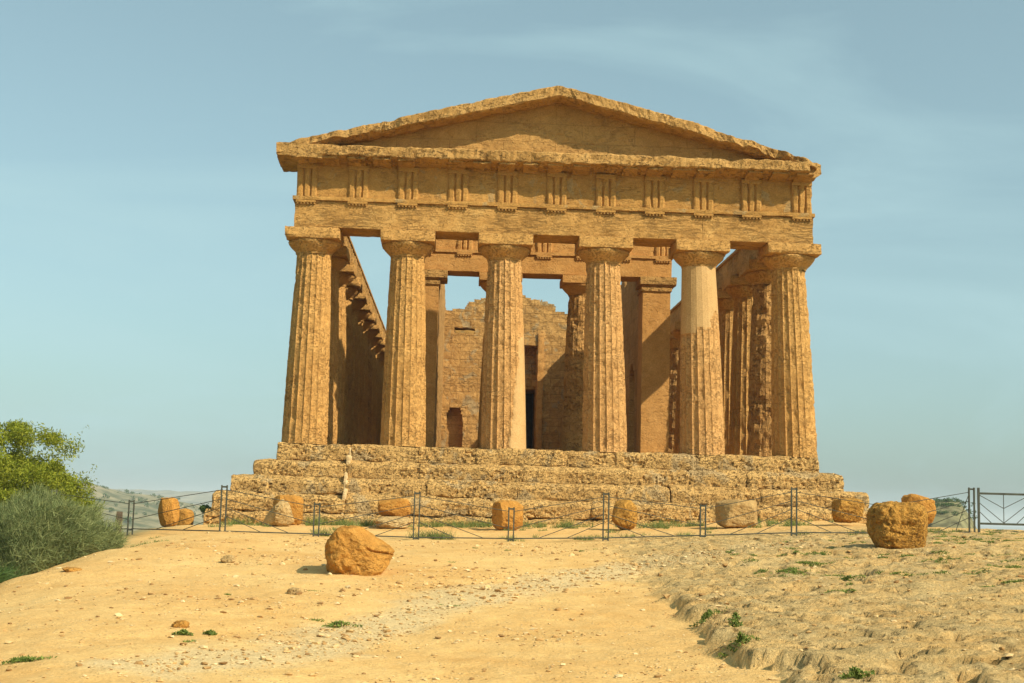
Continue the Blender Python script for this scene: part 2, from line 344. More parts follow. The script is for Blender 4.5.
def ground_h(x, y):
    x = np.asarray(x, float).ravel(); y = np.asarray(y, float).ravel()
    h = base_h(x, y); P = np.stack([x, y, 0*x], 1)
    near = sstep(60, 25, np.hypot(x, y+20))
    rk = rock_mask(x, y)
    h = h+near*(1-rk)*(0.035*fbm(P, 4, 0.7)+0.010*fbm(P+3, 3, 4.0))
    st = fbm(P*[1, 1.0, 1]+21, 4, 0.9, 0.55); q = 0.5+0.5*np.tanh(9*(st-0.05)); q2 = 0.5+0.5*np.tanh(12*(fbm(P+50, 3, 1.7)-0.18))
    crk = np.abs(fbm(P*[0.9, 1.5, 1]+80, 3, 1.1)); crk = sstep(0.035, 0.0, crk)*sstep(0.0, 0.3, fbm(P+90, 2, 0.6))
    step = 0.13*sstep(-20, -25, y)
    q3 = 0.5+0.5*np.tanh(14*(fbm(P*[0.8, 1.4, 1]+150, 4, 3.1, 0.6)-0.12)); hol = sstep(0.30, 0.36, fbm(P*[0.8, 1.3, 1]+120, 4, 2.2, 0.6))
    h = h+near*rk*(step*0.95+0.035*q+0.028*q2+0.016*q3+0.006*fbm(P+7, 4, 2.5, 0.6)+0.007*np.abs(fbm(P+9, 3, 7))-0.10*crk-0.10*hol)
    return h
def gz(x, y): return float(ground_h([x], [y])[0])
if True:
    def spaced(segs):
        o = []
        for a, b, s in segs: o += list(np.arange(a, b, s))
        return o
    far = [90, 120, 170, 250, 400, 700, 1200, 2000, 3500, 6000, 11000]
    X = [-v for v in far[::-1]]+spaced([(-70, -30, 5), (-30, -14, 0.8), (-14, -9.5, 0.14), (-9.5, 7.5, 0.055), (7.5, 13, 0.14), (13, 30, 0.8), (30, 71, 5)])+far
    Y = [-v for v in far[::-1]]+spaced([(-80, -46, 4), (-46, -32, 0.6), (-32, -24, 0.05), (-24, -17, 0.075), (-17, -8, 0.12), (-8, 0, 0.25), (0, 50, 1.0), (50, 81, 5)])+far
    X = np.array(X); Y = np.array(Y); nx, ny = len(X), len(Y)
    gx, gy = np.meshgrid(X, Y); gx = gx.ravel(); gy = gy.ravel(); H = ground_h(gx, gy)
    V = np.stack([gx, gy, H], 1)
    i, j = np.meshgrid(np.arange(nx-1), np.arange(ny-1)); a = (j*nx+i).ravel()
    F = np.stack([a, a+1, a+nx+1, a+nx], 1)
    me = bpy.data.meshes.new('ground'); me.vertices.add(len(V)); me.vertices.foreach_set('co', V.ravel())
    me.loops.add(F.size); me.loops.foreach_set('vertex_index', F.ravel().astype(np.int32))
    me.polygons.add(len(F)); me.polygons.foreach_set('loop_start', np.arange(0, F.size, 4, dtype=np.int32))
    me.polygons.foreach_set('loop_total', np.full(len(F), 4, dtype=np.int32)); me.update(calc_edges=True); me.validate()
    me.polygons.foreach_set('use_smooth', [True]*len(F))
    at = me.color_attributes.new('zones', 'FLOAT_COLOR', 'POINT')
    C = np.zeros((len(V), 4)); C[:, 0] = rock_mask(gx, gy)*sstep(26, 14, np.abs(gx)); C[:, 1] = band_mask(gx, gy); C[:, 3] = 1
    PP = np.stack([gx, gy, 0*gx], 1)
    C[:, 2] = np.clip(sstep(4, 11, gy)+sstep(11, 15, np.abs(gx)-0.0*gy)+sstep(-10.2, -11.6, gx)*0.9, 0, 1)
    at.data.foreach_set('color', C.ravel())
    m, N, L, b = _mat('dry_ground'); b.inputs['Roughness'].default_value = 0.97
    t = N.new('ShaderNodeTexCoord'); co = t.outputs['Object']; vc = N.new('ShaderNodeVertexColor'); vc.layer_name = 'zones'
    sp = N.new('ShaderNodeSeparateColor'); L.new(vc.outputs['Color'], sp.inputs[0])
    big = noise(N, L, co, 0.35, 6, 0.6); med = noise(N, L, co, 2.2, 6, 0.65); fin = noise(N, L, co, 22, 5, 0.75)
    sand = mix(N, L, 0.5, ramp(N, L, big, [(0.36, (0.60, 0.325, 0.098)), (0.64, (0.74, 0.48, 0.185))]), ramp(N, L, med, [(0.3, (0.58, 0.320, 0.095)), (0.7, (0.75, 0.50, 0.20))]))
    rockc = mix(N, L, 0.5, ramp(N, L, med, [(0.32, (0.33, 0.215, 0.085)), (0.5, (0.56, 0.385, 0.165)), (0.7, (0.70, 0.50, 0.235))]), ramp(N, L, noise(N, L, co, 0.9, 6, 0.7, 0.6), [(0.35, (0.40, 0.29, 0.125)), (0.6, (0.66, 0.46, 0.20))]))
    gravc = ramp(N, L, noise(N, L, co, 30, 3, 0.8), [(0.3, (0.40, 0.30, 0.155)), (0.55, (0.62, 0.49, 0.27)), (0.75, (0.76, 0.64, 0.41))])
    scrub = ramp(N, L, noise(N, L, co, 0.02, 8, 0.75), [(0.4, (0.10, 0.12, 0.045)), (0.52, (0.24, 0.21, 0.10)), (0.62, (0.40, 0.33, 0.18))])
    # pebbly speckle over the sand
    vo = N.new('ShaderNodeTexVoronoi'); vo.inputs['Scale'].default_value = 17; L.new(co, vo.inputs['Vector'])
    pk = ramp(N, L, vo.outputs['Distance'], [(0.16, (1, 1, 1)), (0.28, (0, 0, 0))])
    pr = noise(N, L, co, 0.8, 4, 0.7); pr = ramp(N, L, pr, [(0.42, (0, 0, 0)), (0.62, (1, 1, 1))])
    pkm = mix(N, L, 1.0, pk, pr, 'MULTIPLY')
    wn = N.new('ShaderNodeSeparateColor'); L.new(vo.outputs['Color'], wn.inputs[0])
    pebc = ramp(N, L, wn.outputs[0], [(0.0, (0.36, 0.23, 0.10)), (0.5, (0.60, 0.43, 0.20)), (1.0, (0.76, 0.64, 0.42))])
    sand = mix(N, L, math_n(N, L, 'MULTIPLY', pkm, 0.75), sand, pebc)
    cb = ramp(N, L, noise(N, L, co, 11, 5, 0.8, 0.2), [(0.34, (1, 1, 1)), (0.41, (0, 0, 0))]); cbr = ramp(N, L, noise(N, L, co, 0.55, 5, 0.7), [(0.46, (0, 0, 0)), (0.60, (1, 1, 1))])
    sand = mix(N, L, math_n(N, L, 'MULTIPLY', mix(N, L, 1.0, cb, cbr, 'MULTIPLY'), 0.6), sand, (0.34, 0.19, 0.07))
    c = mix(N, L, math_n(N, L, 'MULTIPLY', sp.outputs[1], 0.6), sand, gravc)
    inf = ramp(N, L, noise(N, L, co, 1.4, 6, 0.7, 0.4), [(0.44, (1, 1, 1)), (0.58, (0.25, 0.25, 0.25))])
    crn = ramp(N, L, noise(N, L, co, 5.5, 5, 0.75, 0.3), [(0.34, (1, 1, 1)), (0.42, (0, 0, 0))])
    rockc = mix(N, L, math_n(N, L, 'MULTIPLY', crn, 0.75), rockc, (0.17, 0.12, 0.055))  # shade of the small rock hollows is put into the colour here
    c = mix(N, L, math_n(N, L, 'MULTIPLY', math_n(N, L, 'MULTIPLY', sp.outputs[0], inf), 0.95), c, rockc)
    c = mix(N, L, 1.0, c, ramp(N, L, fin, [(0.25, (0.74, 0.72, 0.68)), (0.75, (1.18, 1.18, 1.18))]), 'MULTIPLY')
    c = mix(N, L, sp.outputs[2], c, scrub)
    L.new(c, b.inputs['Base Color'])
    h = math_n(N, L, 'ADD', math_n(N, L, 'MULTIPLY', fin, 0.018), math_n(N, L, 'MULTIPLY', med, 0.03))
    h = math_n(N, L, 'ADD', h, math_n(N, L, 'MULTIPLY', pkm, 0.012))
    h = math_n(N, L, 'ADD', h, math_n(N, L, 'MULTIPLY', math_n(N, L, 'MULTIPLY', noise(N, L, co, 9, 6, 0.72, 0.1), sp.outputs[0]), 0.085))
    h = math_n(N, L, 'SUBTRACT', h, math_n(N, L, 'MULTIPLY', math_n(N, L, 'MULTIPLY', crn, sp.outputs[0]), 0.035))
    bp = N.new('ShaderNodeBump'); bp.inputs['Distance'].default_value = 1.0; L.new(h, bp.inputs['Height']); L.new(bp.outputs[0], b.inputs['Normal'])
    me.materials.append(m); o = bpy.data.objects.new('ground', me); sc.collection.objects.link(o); tag(o, kind='structure')
# sea
m, N, L, b = _mat('sea_water'); b.inputs['Base Color'].default_value = (0.03, 0.09, 0.12, 1); b.inputs['Roughness'].default_value = 0.35
t = N.new('ShaderNodeTexCoord'); bp = N.new('ShaderNodeBump'); bp.inputs['Distance'].default_value = 0.4; L.new(noise(N, L, t.outputs['Object'], 0.2, 5), bp.inputs['Height']); L.new(bp.outputs[0], b.inputs['Normal'])
mb = MB(); mb.add([(-11000, -11000, -30), (11000, -11000, -30), (11000, 11000, -30), (-11000, 11000, -30)], [(0, 1, 2, 3)])
tag(build('sea', mb, m), kind='structure')
# far hills (azimuth measured from the plateau)
def hills(name, az0, az1, d0, d1, prof, amp, mat, na=220, nd=26, seed=0):
    A = np.linspace(az0, az1, na); Dd = np.linspace(0, 1, nd); a, d = np.meshgrid(A, Dd); a = a.ravel(); d = d.ravel()
    R = d0+(d1-d0)*d; hgt = np.interp(a, [p[0] for p in prof], [p[1] for p in prof])
    x = CAM[0]+R*np.sin(a); y = CAM[1]+R*np.cos(a)
    bell = sstep(0, 0.62, d)*sstep(1.0, 0.72, d)
    P = np.stack([x, y, 0*x+seed], 1)
    edge = sstep(0, 0.004, (a-az0))*sstep(0, 0.004, (az1-a))
    z = -34+bell*edge*(34+CAM[2]+hgt+amp*fbm(P, 5, 5.0/(d1-d0), 0.6))
    V = np.stack([x, y, z], 1); F = [(j*na+i, j*na+i+1, (j+1)*na+i+1, (j+1)*na+i) for j in range(nd-1) for i in range(na-1)]
    return tag(mesh_obj(name, V, F, mat, smooth=True), kind='structure'), V
m, N, L, b = _mat('hillside'); b.inputs['Roughness'].default_value = 1
t = N.new('ShaderNodeTexCoord'); co = t.outputs['Object']
L.new(mix(N, L, 0.6, ramp(N, L, noise(N, L, co, 0.006, 9, 0.72), [(0.40, (0.06, 0.08, 0.03)), (0.52, (0.20, 0.17, 0.08)), (0.66, (0.46, 0.37, 0.22))]), ramp(N, L, noise(N, L, co, 0.03, 6, 0.7), [(0.44, (0.06, 0.08, 0.035)), (0.60, (0.36, 0.29, 0.16))])), b.inputs['Base Color'])
M_hill = m
_, HV = hills('hills', -0.62, -0.10, 500, 1400, [(-0.62, 8), (-0.45, 14), (-0.34, 16), (-0.28, 14.5), (-0.255, 12), (-0.235, 7), (-0.215, 4), (-0.19, -1), (-0.15, -12), (-0.10, -30)], 6, M_hill)
hills('far_hills', -0.60, 0.02, 2400, 4600, [(-0.6, 20), (-0.3, 22), (-0.24, 26), (-0.20, 24), (-0.17, 22), (-0.12, 20), (-0.05, 4), (0.0, -20), (0.02, -30)], 14, M_hill, seed=40)
m2 = plain('knoll_scrub', (0.17, 0.15, 0.07), 1.0, 0.55, 0.35)
_, KV = hills('knoll', 0.315, 0.372, 180, 380, [(0.315, -7), (0.322, -1), (0.333, 3.6), (0.345, 4.0), (0.352, 3.5), (0.360, 0), (0.368, -6), (0.372, -20)], 0.7, m2, 70, 22, seed=4)
# ------------------------------------------------------------------ haze
mb = MB(); box(mb, -12500, 12500, -12500, 12500, -55, 48)
hz = build('haze', mb, None); m = bpy.data.materials.new('haze_air'); m.use_nodes = True; N = m.node_tree.nodes; L = m.node_tree.links
N.remove(N['Principled BSDF']); pv = N.new('ShaderNodeVolumePrincipled'); pv.inputs['Density'].default_value = 0.00024; pv.inputs['Color'].default_value = (0.92, 0.975, 0.98, 1); pv.inputs['Anisotropy'].default_value = 0.0
L.new(pv.outputs[0], N['Material Output'].inputs['Volume']); hz.data.materials.append(m); tag(hz, kind='stuff', label='pale blue haze over the distant hills and sea', cat='haze')
hz.display_type = 'WIRE'

# ------------------------------------------------------------------ the temple
temple = empty('greek_temple', (0, 0, 0))
tag(temple, 'roofless ochre stone temple with fluted columns and a pediment on a stepped base', 'temple')
def ends(a, b, lo, hi, must=()):
    o = [a]
    for t in list(must)+[b]:
        while t-o[-1] > hi*1.25:
            o.append(o[-1]+random.uniform(lo, hi))
            if t-o[-1] < lo*0.6: o[-1] = t-lo*0.9
        o.append(t)
    return o
COURSES = [(0.0, -0.5, 8.46, 0.0), (-0.5, -1.03, 9.08, -0.6), (-1.03, -1.55, 9.68, -1.2), (-1.55, -2.08, 10.08, -1.75)]
def course(z1, z0, hx, y0, front=dict(), depth=1.15, back=None):
    mb = MB(); yb = 39.42-y0
    J = ends(-hx, hx, 1.5, 3.4, must=(-6.22,))
    for k, (a, b) in enumerate(zip(J[:-1], J[1:])):
        kw = dict(res=0.055, rnd=0.045, amp=0.04, pit=0.055, freq=1.8, pf=9.0, warp=0.03, edge=0.10); kw.update(front)
        oy = random.uniform(-0.03, 0.04); oz = random.uniform(-0.03, 0.01) if z1 < -0.1 else random.uniform(0.0, 0.02)
        rough_box(mb, a-0.012, b+0.012, y0+oy, y0+depth, z0-0.03, z1+oz, seed=k*3.1+z0*7, **kw)
        q_ = mb.V[-1]; fr = sstep(y0+0.35, y0+0.1, q_[:, 1]); tp = sstep(z1-0.20, z1-0.02, q_[:, 2]+0.05*fbm(q_, 2, 1.3)); ch = 0.03 if z1 > -0.1 else 0.15; q_[:, 1] += fr*tp*ch; q_[:, 2] -= fr*tp*ch*0.2
    for sx in (-1, 1):
        JJ = ends(y0+depth, yb-depth, 1.6, 2.6)
        for k, (a, b) in enumerate(zip(JJ[:-1], JJ[1:])):
            x0, x1 = sorted((sx*hx, sx*(hx-depth)))
            rough_box(mb, x0, x1, a+0.01, b-0.01, z0+0.01, z1-random.uniform(0, 0.02), res=0.22, rnd=0.04, amp=0.03, pit=0.03, edge=0.05, seed=k)
    JJ = ends(-hx, hx, 1.6, 2.6)
    for k, (a, b) in enumerate(zip(JJ[:-1], JJ[1:])):
        rough_box(mb, a+0.01, b-0.01, yb-depth, yb, z0+0.01, z1, res=0.3, rnd=0.04, amp=0.03, seed=k)
    return mb
for z1, z0, hx, y0 in COURSES:
    f = dict(warp=0.04, amp=0.05) if z0 < -1.6 else {}
    build('step', course(z1, z0, hx, y0, f), M_step, temple)
mbf = course(-2.08, -2.75, 10.25, -1.95, dict(warp=0.07, amp=0.07, edge=0.12, pit=0.07)); build('foundation', mbf, M_step, temple)
mb = MB(); rough_box(mb, -7.4, 7.4, 1.05, 38.3, -2.7, -0.012, res=2.5, rnd=0.01, amp=0.004); build('core', mb, M_step, temple)
mb = MB(); 
for k in range(9):
    zz = -0.25-k*0.26; yy = 0.0 if zz > -0.5 else (-0.6 if zz > -1.03 else (-1.2 if zz > -1.55 else -1.75))
    rough_box(mb, -6.27-0.02*math.sin(k*2.1), -6.18+0.03*math.sin(k*1.7), yy+0.03, yy+0.9, zz-0.16, zz+0.16, res=0.05, rnd=0.03, amp=0.03, pit=0.0)
build('mortar_seam', mb, M_mort, temple)

# columns
def shaft(h=6.03, r0=0.725, r1=0.548, nf=20, per=7, rows=64, depth=0.046, mode=None, seed=0.0, erode=0.012):
    nt = nf*per; V = []; th = np.arange(nt)/nt*2*PI; zz = np.linspace(0, h, rows+1)
    T, Z = np.meshgrid(th, zz); T = T.ravel(); Z = Z.ravel()
    t = Z/h; R = r0+(r1-r0)*t+0.018*np.sin(PI*t)
    ph = (T*nf/(2*PI)) % 1.0
    fl = depth*np.sqrt(np.clip(1-(2*ph-1)**2, 0, 1))*(R/r0)
    P0 = np.stack([R*np.cos(T), R*np.sin(T), Z], 1)+seed
    soft = sstep(0.05, 0.6, fbm(P0, 3, 1.1))           # worn stretches
    fl = fl*(1-0.5*soft)
    rough = erode*0.55*fbm(P0, 3, 5.0)+0.005*fbm(P0, 2, 14)-erode*1.8*sstep(0.3, 0.6, fbm(P0+3, 3, 2.2))
    for zj in (1.55, 3.1, 4.55): rough = rough-0.012*np.exp(-((Z-zj-0.04*math.sin(seed))/0.03)**2)
    front = -np.sin(T); right = np.cos(T)
    if mode == 'patch':                                  # smooth plaster down the right side
        k = sstep(-0.15, 0.1, right-0.72+0.55*sstep(3.7, 0.0, Z)*0.75+0.10*fbm(P0, 3, 2.0)+0.0*Z-1.2*sstep(3.3, 4.2, Z))
        fl = fl*(1-k); rough = rough*(1-k)+0.004*k
        near = sstep(0.35, 0.0, np.abs(right-0.45))*sstep(3.6, 2.6, Z)*(1-k); rough = rough-0.03*near*np.abs(fbm(P0, 3, 5))
    if mode == 'newdrum':
        k = sstep(4.15, 4.3, Z+0.6*fbm(P0, 3, 1.6)); k = np.maximum(k, sstep(3.75, 3.9, Z)*sstep(0.1, -0.2, right+0.3))
        fl = fl*(1-k*0.8); rough = rough*(1-k)
        e = sstep(1.7, 0.6, Z)*sstep(0.2, 0.7, right); rough = rough-0.05*e*np.abs(fbm(P0, 3, 4)); fl = fl*(1-0.7*e)
    if mode == 'erodedright':
        e = sstep(0.25, 0.8, right+0.25*fbm(P0, 2, 1)); fl = fl*(1-0.6*e); rough = rough-0.06*e*np.abs(fbm(P0, 4, 3.5))
    if mode == 'eroded':
        fl = fl*0.35; rough = rough-0.10*np.clip(fbm(P0, 4, 2.6)+0.15, 0, 1)
    if mode == 'halfsmooth':
        k = sstep(1.45, 1.2, Z+0.2*fbm(P0, 2, 1.5)); fl = fl*(1-k)*0.5; rough = rough*(1-k)+(1-k)*(-0.09*np.clip(fbm(P0, 4, 2.6)+0.1, 0, 1))
    Rr = R-fl+rough
    V = np.stack([Rr*np.cos(T), Rr*np.sin(T), Z], 1)
    F = [(i*nt+j, i*nt+(j+1) % nt, (i+1)*nt+(j+1) % nt, (i+1)*nt+j) for i in range(rows) for j in range(nt)]
    F.append(tuple(range(nt-1, -1, -1))); F.append(tuple(rows*nt+j for j in range(nt)))
    return V, F, T, Z
def capital(hs=6.03, r1=0.548, he=0.44, ha=0.35, hw=0.865, amp=0.012, seed=0.0, chip=0.0):
    mb = MB(); n = 48; prof = [(0, r1+0.0), (0.03, r1+0.012), (0.05, r1+0.002), (0.08, r1+0.03), (0.13, r1+0.075), (0.20, r1+0.15), (0.27, r1+0.215), (0.33, r1+0.258), (0.385, r1+0.278), (0.42, r1+0.272), (0.44, r1+0.25)]
    V = []
    for z, r in prof:
        for k in range(n):
            t = 2*PI*k/n; rs = r1+(r-r1)*(hw-0.03-r1)/0.278
            V.append((rs*math.cos(t), rs*math.sin(t), hs+z*he/0.44))
    V = np.array(V); nn = V.copy(); nn[:, 2] = 0; nn /= np.linalg.norm(nn, axis=1)[:, None]
    V = V+nn*(amp*fbm(V+seed, 3, 4)-chip*1.3*sstep(0.1, 0.5, fbm(V+seed+2, 3, 1.8)))[:, None]
    m_ = len(prof); F = [(i*n+k, i*n+(k+1) % n, (i+1)*n+(k+1) % n, (i+1)*n+k) for i in range(m_-1) for k in range(n)]
    F.append(tuple((m_-1)*n+k for k in range(n))); mb.add(V, F)
    rough_box(mb, -hw, hw, -hw, hw, hs+he-0.004, hs+he+ha, res=0.09, rnd=0.012, amp=amp, pit=chip*0.5, edge=0.03+chip*1.8, seed=seed)
    return mb
def column(x, y, z=0, shm=None, shv=None, cap=None, capm=None, name='column', label=None):
    if isinstance(shm, bpy.types.Mesh): o = bpy.data.objects.new(name, shm); sc.collection.objects.link(o); o.parent = temple
    else: o = mesh_obj(name, shv[0], shv[1], shm, temple, smooth=False)
    o.location = (x, y, z); o.rotation_euler[2] = 0
    if isinstance(cap, bpy.types.Mesh): c = bpy.data.objects.new('capital', cap); sc.collection.objects.link(c); c.parent = o
    else: c = build('capital', cap, capm or M_col, o)
    if label: o['label'] = label
    return o
FX = [-7.68, -4.68, -1.57, 1.62, 4.72, 7.66]; LEAN = [-0.05, 0.05, 0.12, 0.16, 0.19, 0.22]
modes = [None, None, 'patch', None, 'newdrum', 'erodedright']
cx = {}
for k, (x, md) in enumerate(zip(FX, modes)):
    v = shaft(mode=md, seed=4.7*k+1, erode=0.016 if k != 1 else 0.011); v0_ = v[0].copy(); v[0][:, 0] += LEAN[k]*(1-v[3]/6.03)
    lab = {2: 'front column with smooth pale plaster down its right side', 4: 'front column with a smooth replaced upper drum', 5: 'corner column with its right side eroded away'}.get(k)
    o = column(x, 0.76, 0, M_colp if k in (2, 3, 4) else M_col, v, capital(seed=k*2.3, chip=0.05 if k in (0, 5) else 0.012), M_col, 'column', lab)
    if md in ('patch', 'newdrum'):
        o.data.materials.append(M_plast); T, Z = v[2], v[3]; nt = 140
        P0 = v0_+4.7*k+1; right = np.cos(T)
        if md == 'patch': kk = sstep(-0.15, 0.1, right-0.72+0.55*sstep(3.7, 0.0, Z)*0.75+0.10*fbm(P0, 3, 2.0)-1.2*sstep(3.3, 4.2, Z))
        else: kk = np.maximum(sstep(4.15, 4.3, Z+0.6*fbm(P0, 3, 1.6)), sstep(3.75, 3.9, Z)*sstep(0.1, -0.2, right+0.3))
        for p in o.data.polygons:
            if len(p.vertices) == 4 and kk[p.vertices[0]] > 0.5 and (md == 'newdrum' or kk[p.vertices[0]] > 0.5): p.material_index = 1
# flank and rear columns share a few weathered meshes
var = []
for k, md in enumerate([None, 'erodedright', None, 'eroded']):
    v = shaft(mode=md, seed=50+9*k, erode=0.022, rows=44, per=6)
    me = bpy.data.meshes.new('column'); me.from_pydata(v[0].tolist(), [], v[1]); me.materials.append(M_col if md != 'eroded' else M_colr); me.update(); var.append(me)
capv = []
for k in range(3):
    c = capital(seed=60+k*5, chip=0.03+0.02*k); me = bpy.data.meshes.new('capital'); me.from_pydata(np.concatenate(c.V).tolist(), [], c.F); me.materials.append(M_col); me.update(); capv.append(me)
FY = [0.76]+[0.76+3.01+3.188*k for k in range(11)]+[38.66]
for sx in (-1, 1):
    for k, y in enumerate(FY[1:]):
        md = 3 if (sx == 1 and k == 0) else [0, 2, 1, 0, 2, 0, 3, 2, 0, 1, 2, 0][k]
        column(sx*7.68, y, 0, var[md], cap=capv[(k+(sx > 0)) % 3])
for x in FX[1:-1]: column(x, 38.66, 0, var[random.choice([0, 2])], cap=capv[1])

# entablature
EY0, EY1 = 0.05, 1.42
mb = MB(); JX = [-8.28, -4.68, -1.57, 1.62, 4.72, 8.28]
for k, (a, b) in enumerate(zip(JX[:-1], JX[1:])):
    rough_box(mb, a-0.008, b+0.008, EY0, EY1, 6.83, 7.69, res=(0.12, 0.2, 0.1), rnd=0.012, amp=0.016, pit=0.016, freq=2.0, pf=4, edge=0.03, seed=k*2)
arch = build('architrave', mb, M_arch, temple)
mb = MB(); rough_box(mb, -8.36, 8.34, -0.03, 1.44, 7.69, 7.82, res=(0.12, 0.3, 0.065), rnd=0.012, amp=0.012, pit=0.01, edge=0.03)
build('taenia', mb, M_frz, arch)
TX = [-7.93, -6.30, -4.72, -3.13, -1.55, 0.02, 1.60, 3.17, 4.74, 6.29, 7.92]
def regula_mb(w=0.64, y=-0.028, d=0.1, z=7.69, n=6):
    mb = MB(); rough_box(mb, -w/2, w/2, 0, d, -0.075, -0.002, res=0.08, rnd=0.008, amp=0.006)
    for i in range(n):
        x = (i+0.5)/n*w-w/2; tube(mb, (x, 0.038, -0.074), (x, 0.038, -0.125), 0.026, 8, 0.034)
    return mb
for x in TX:
    o = build('regula', regula_mb(), M_frz, arch); o.location = (x, -0.03, 7.69)
mb = MB(); rough_box(mb, -8.22, 8.20, 0.125, EY1, 7.82, 8.98, res=(0.12, 0.25, 0.1), rnd=0.01, amp=0.012, pit=0.012)
frz = build('frieze', mb, M_frz, temple)
def triglyph_mb(w=0.64, h=1.04, d=0.085, seed=0):
    # outline in plan with two full grooves and two half grooves, worn
    xs = []; g = w/6
    P = [(-w/2, d), (-w/2, d*0.35), (-w/2+g*0.5, 0)]
    for c in (-g, g): P += [(c-g*0.5, 0), (c, d*0.8), (c+g*0.5, 0)]
    P += [(w/2-g*0.5, 0), (w/2, d*0.35), (w/2, d)]
    mb = MB(); extrude(mb, P, 0, h-0.14, 0.1, lambda W: np.stack([W[:, 0], W[:, 1], W[:, 2]], 1), res=0.2, amp=0.010, freq=5)
    q_ = mb.V[-1]; mb.V[-1] = q_+vnoise(q_+seed*3, 4, 3)*[0.012, 0.03, 0]*(0.4+abs(math.sin(seed*2.3)))
    rough_box(mb, -w/2-0.01, w/2+0.01, -0.012, d, h-0.141, h, res=0.08, rnd=0.01, amp=0.012, seed=seed)
    return mb
for k, x in enumerate(TX):
    o = build('triglyph', triglyph_mb(seed=k*1.7), M_frz, frz); o.location = (x, 0.04, 7.82)
# horizontal cornice with its sloping underside and returns
prof = [(1.42, 8.90), (0.14, 8.90), (-0.30, 8.965), (-0.60, 9.03), (-0.63, 9.06), (-0.63, 9.33), (-0.56, 9.38), (1.42, 9.38)]
def chipmod(V, W):
    e = fbm(np.stack([W[:, 2]*1.0, W[:, 0], W[:, 1]], 1)+3, 4, 1.1); k = sstep(-0.2, -0.63, W[:, 0])
    V = V.copy(); V[:, 1] += k*0.10*np.clip(e+0.05, 0, 1)+k*0.25*sstep(7.6, 8.5, V[:, 0])*0; V[:, 2] -= sstep(9.2, 9.38, W[:, 1])*0.07*np.clip(e, 0, 1)
    return V
mb = MB(); extrude(mb, prof, -8.86, 8.02, 0.09, lambda W: np.stack([W[:, 2], W[:, 0], W[:, 1]], 1), res=0.10, amp=0.030, freq=3.0, pit=0.035, modf=chipmod)
cor = build('cornice', mb, M_cor, temple)
for sx in (-1, 1):
    mb = MB(); e_ = 0.0 if sx < 0 else 0.42
    pr = [(sx*7.4, 8.905), (sx*8.2, 8.905), (sx*(8.55-e_*0.6), 8.96), (sx*(8.86-e_), 9.03), (sx*(8.88-e_), 9.32), (sx*(8.80-e_*1.2), 9.375), (sx*7.4, 9.375)]
    extrude(mb, pr, -0.60 if sx < 0 else -0.35, 1.40, 0.10, lambda W: np.stack([W[:, 0], W[:, 2], W[:, 1]], 1), res=0.1, amp=0.045, freq=2.5, pit=0.05)
    build('cornice_return', mb, M_cor, cor)
for k in range(21):
    x = -7.93+k*0.7925
    if k in (5, 12, 17): continue
    mb = MB(); P = [(0.10, 8.90), (-0.50, 9.012), (-0.50, 8.955), (0.10, 8.835)]
    extrude(mb, P, x-0.29, x+0.29-random.uniform(0, 0.12), 0.1, lambda W: np.stack([W[:, 2], W[:, 0], W[:, 1]], 1), res=0.1, amp=0.022, freq=5)
    build('mutule', mb, M_cor, cor)
# pediment
SL = math.atan2(11.52-9.44, 8.62)
ped_V = [(-8.0, 0.06, 9.36), (8.0, 0.06, 9.36), (0, 0.06, 11.22), (-8.0, 0.9, 9.36), (8.0, 0.9, 9.36), (0, 0.9, 11.22)]
def tymp(y0, y1, zb, zt, hx, mat, nm='tympanum', nxx=130, nz=20, par=None):
    V = []; 
    for yy in (y0, y1):
        for i in range(nxx+1):
            x = -hx+2*hx*i/nxx; top = zb+(zt-zb)*(1-abs(x)/hx)
            for j in range(nz+1): V.append((x, yy, zb+(top-zb)*j/nz))
    V = np.array(V); V[:, 1] += 0.03*fbm(V, 3, 1.6)-0.02*sstep(0.1, 0.5, fbm(V+8, 3, 3)); n = (nxx+1)*(nz+1); F = []
    for i in range(nxx):
        for j in range(nz):
            a = i*(nz+1)+j; F.append((a, a+nz+1, a+nz+2, a+1)); F.append((n+a, n+a+1, n+a+nz+2, n+a+nz+1))
        a = i*(nz+1)+nz; F.append((a, a+nz+1, n+a+nz+1, n+a))
    mb = MB(); mb.add(V, F); return build(nm, mb, mat, par or temple)
tym = tymp(0.19, 0.95, 9.37, 11.24, 8.25, M_tym, 'pediment')
for sx in (-1, 1):
    Ls = 8.62/math.cos(SL)
    pr = [(1.0, 0.0), (0.10, 0.0), (0.05, -0.06), (-0.55, -0.02), (-0.63, 0.02), (-0.63, 0.31), (-0.56, 0.35), (1.0, 0.35)]
    def mp_(W, sx=sx):
        s = W[:, 2]; x = sx*(8.62-s*math.cos(SL))-(0.34*sstep(1.6, 0, s) if sx > 0 else 0); z = 9.13+s*math.sin(SL)+W[:, 1]/math.cos(SL)
        return np.stack([x, W[:, 0], z], 1)
    def md_(V, W, sx=sx):
        s = W[:, 2]; worn = sstep(0.62, 0.20, s/Ls)
        e = fbm(V+11*sx, 4, 0.9); V = V.copy(); fr = sstep(0.0, -0.6, W[:, 0])
        V[:, 1] += fr*worn*(0.10+0.30*np.clip(e+0.2, 0, 1)); V[:, 2] -= sstep(0.1, 0.35, W[:, 1])*worn*(0.04+0.12*np.clip(e, 0, 1)); V[:, 2] += sstep(0.15, -0.05, W[:, 1])*fr*worn*0.16*np.clip(fbm(V+5, 3, 1.6)+0.25, 0, 1)
        f2 = sstep(0.06, 0.0, s/Ls); V[:, 2] -= f2*sstep(0.1, 0.35, W[:, 1])*0.12
        return V
    mb = MB(); extrude(mb, pr, 0.0, Ls, 0.09, mp_, res=0.1, amp=0.028, freq=2.6, pit=0.035, modf=md_)
    build('raking_cornice', mb, M_cor, tym)
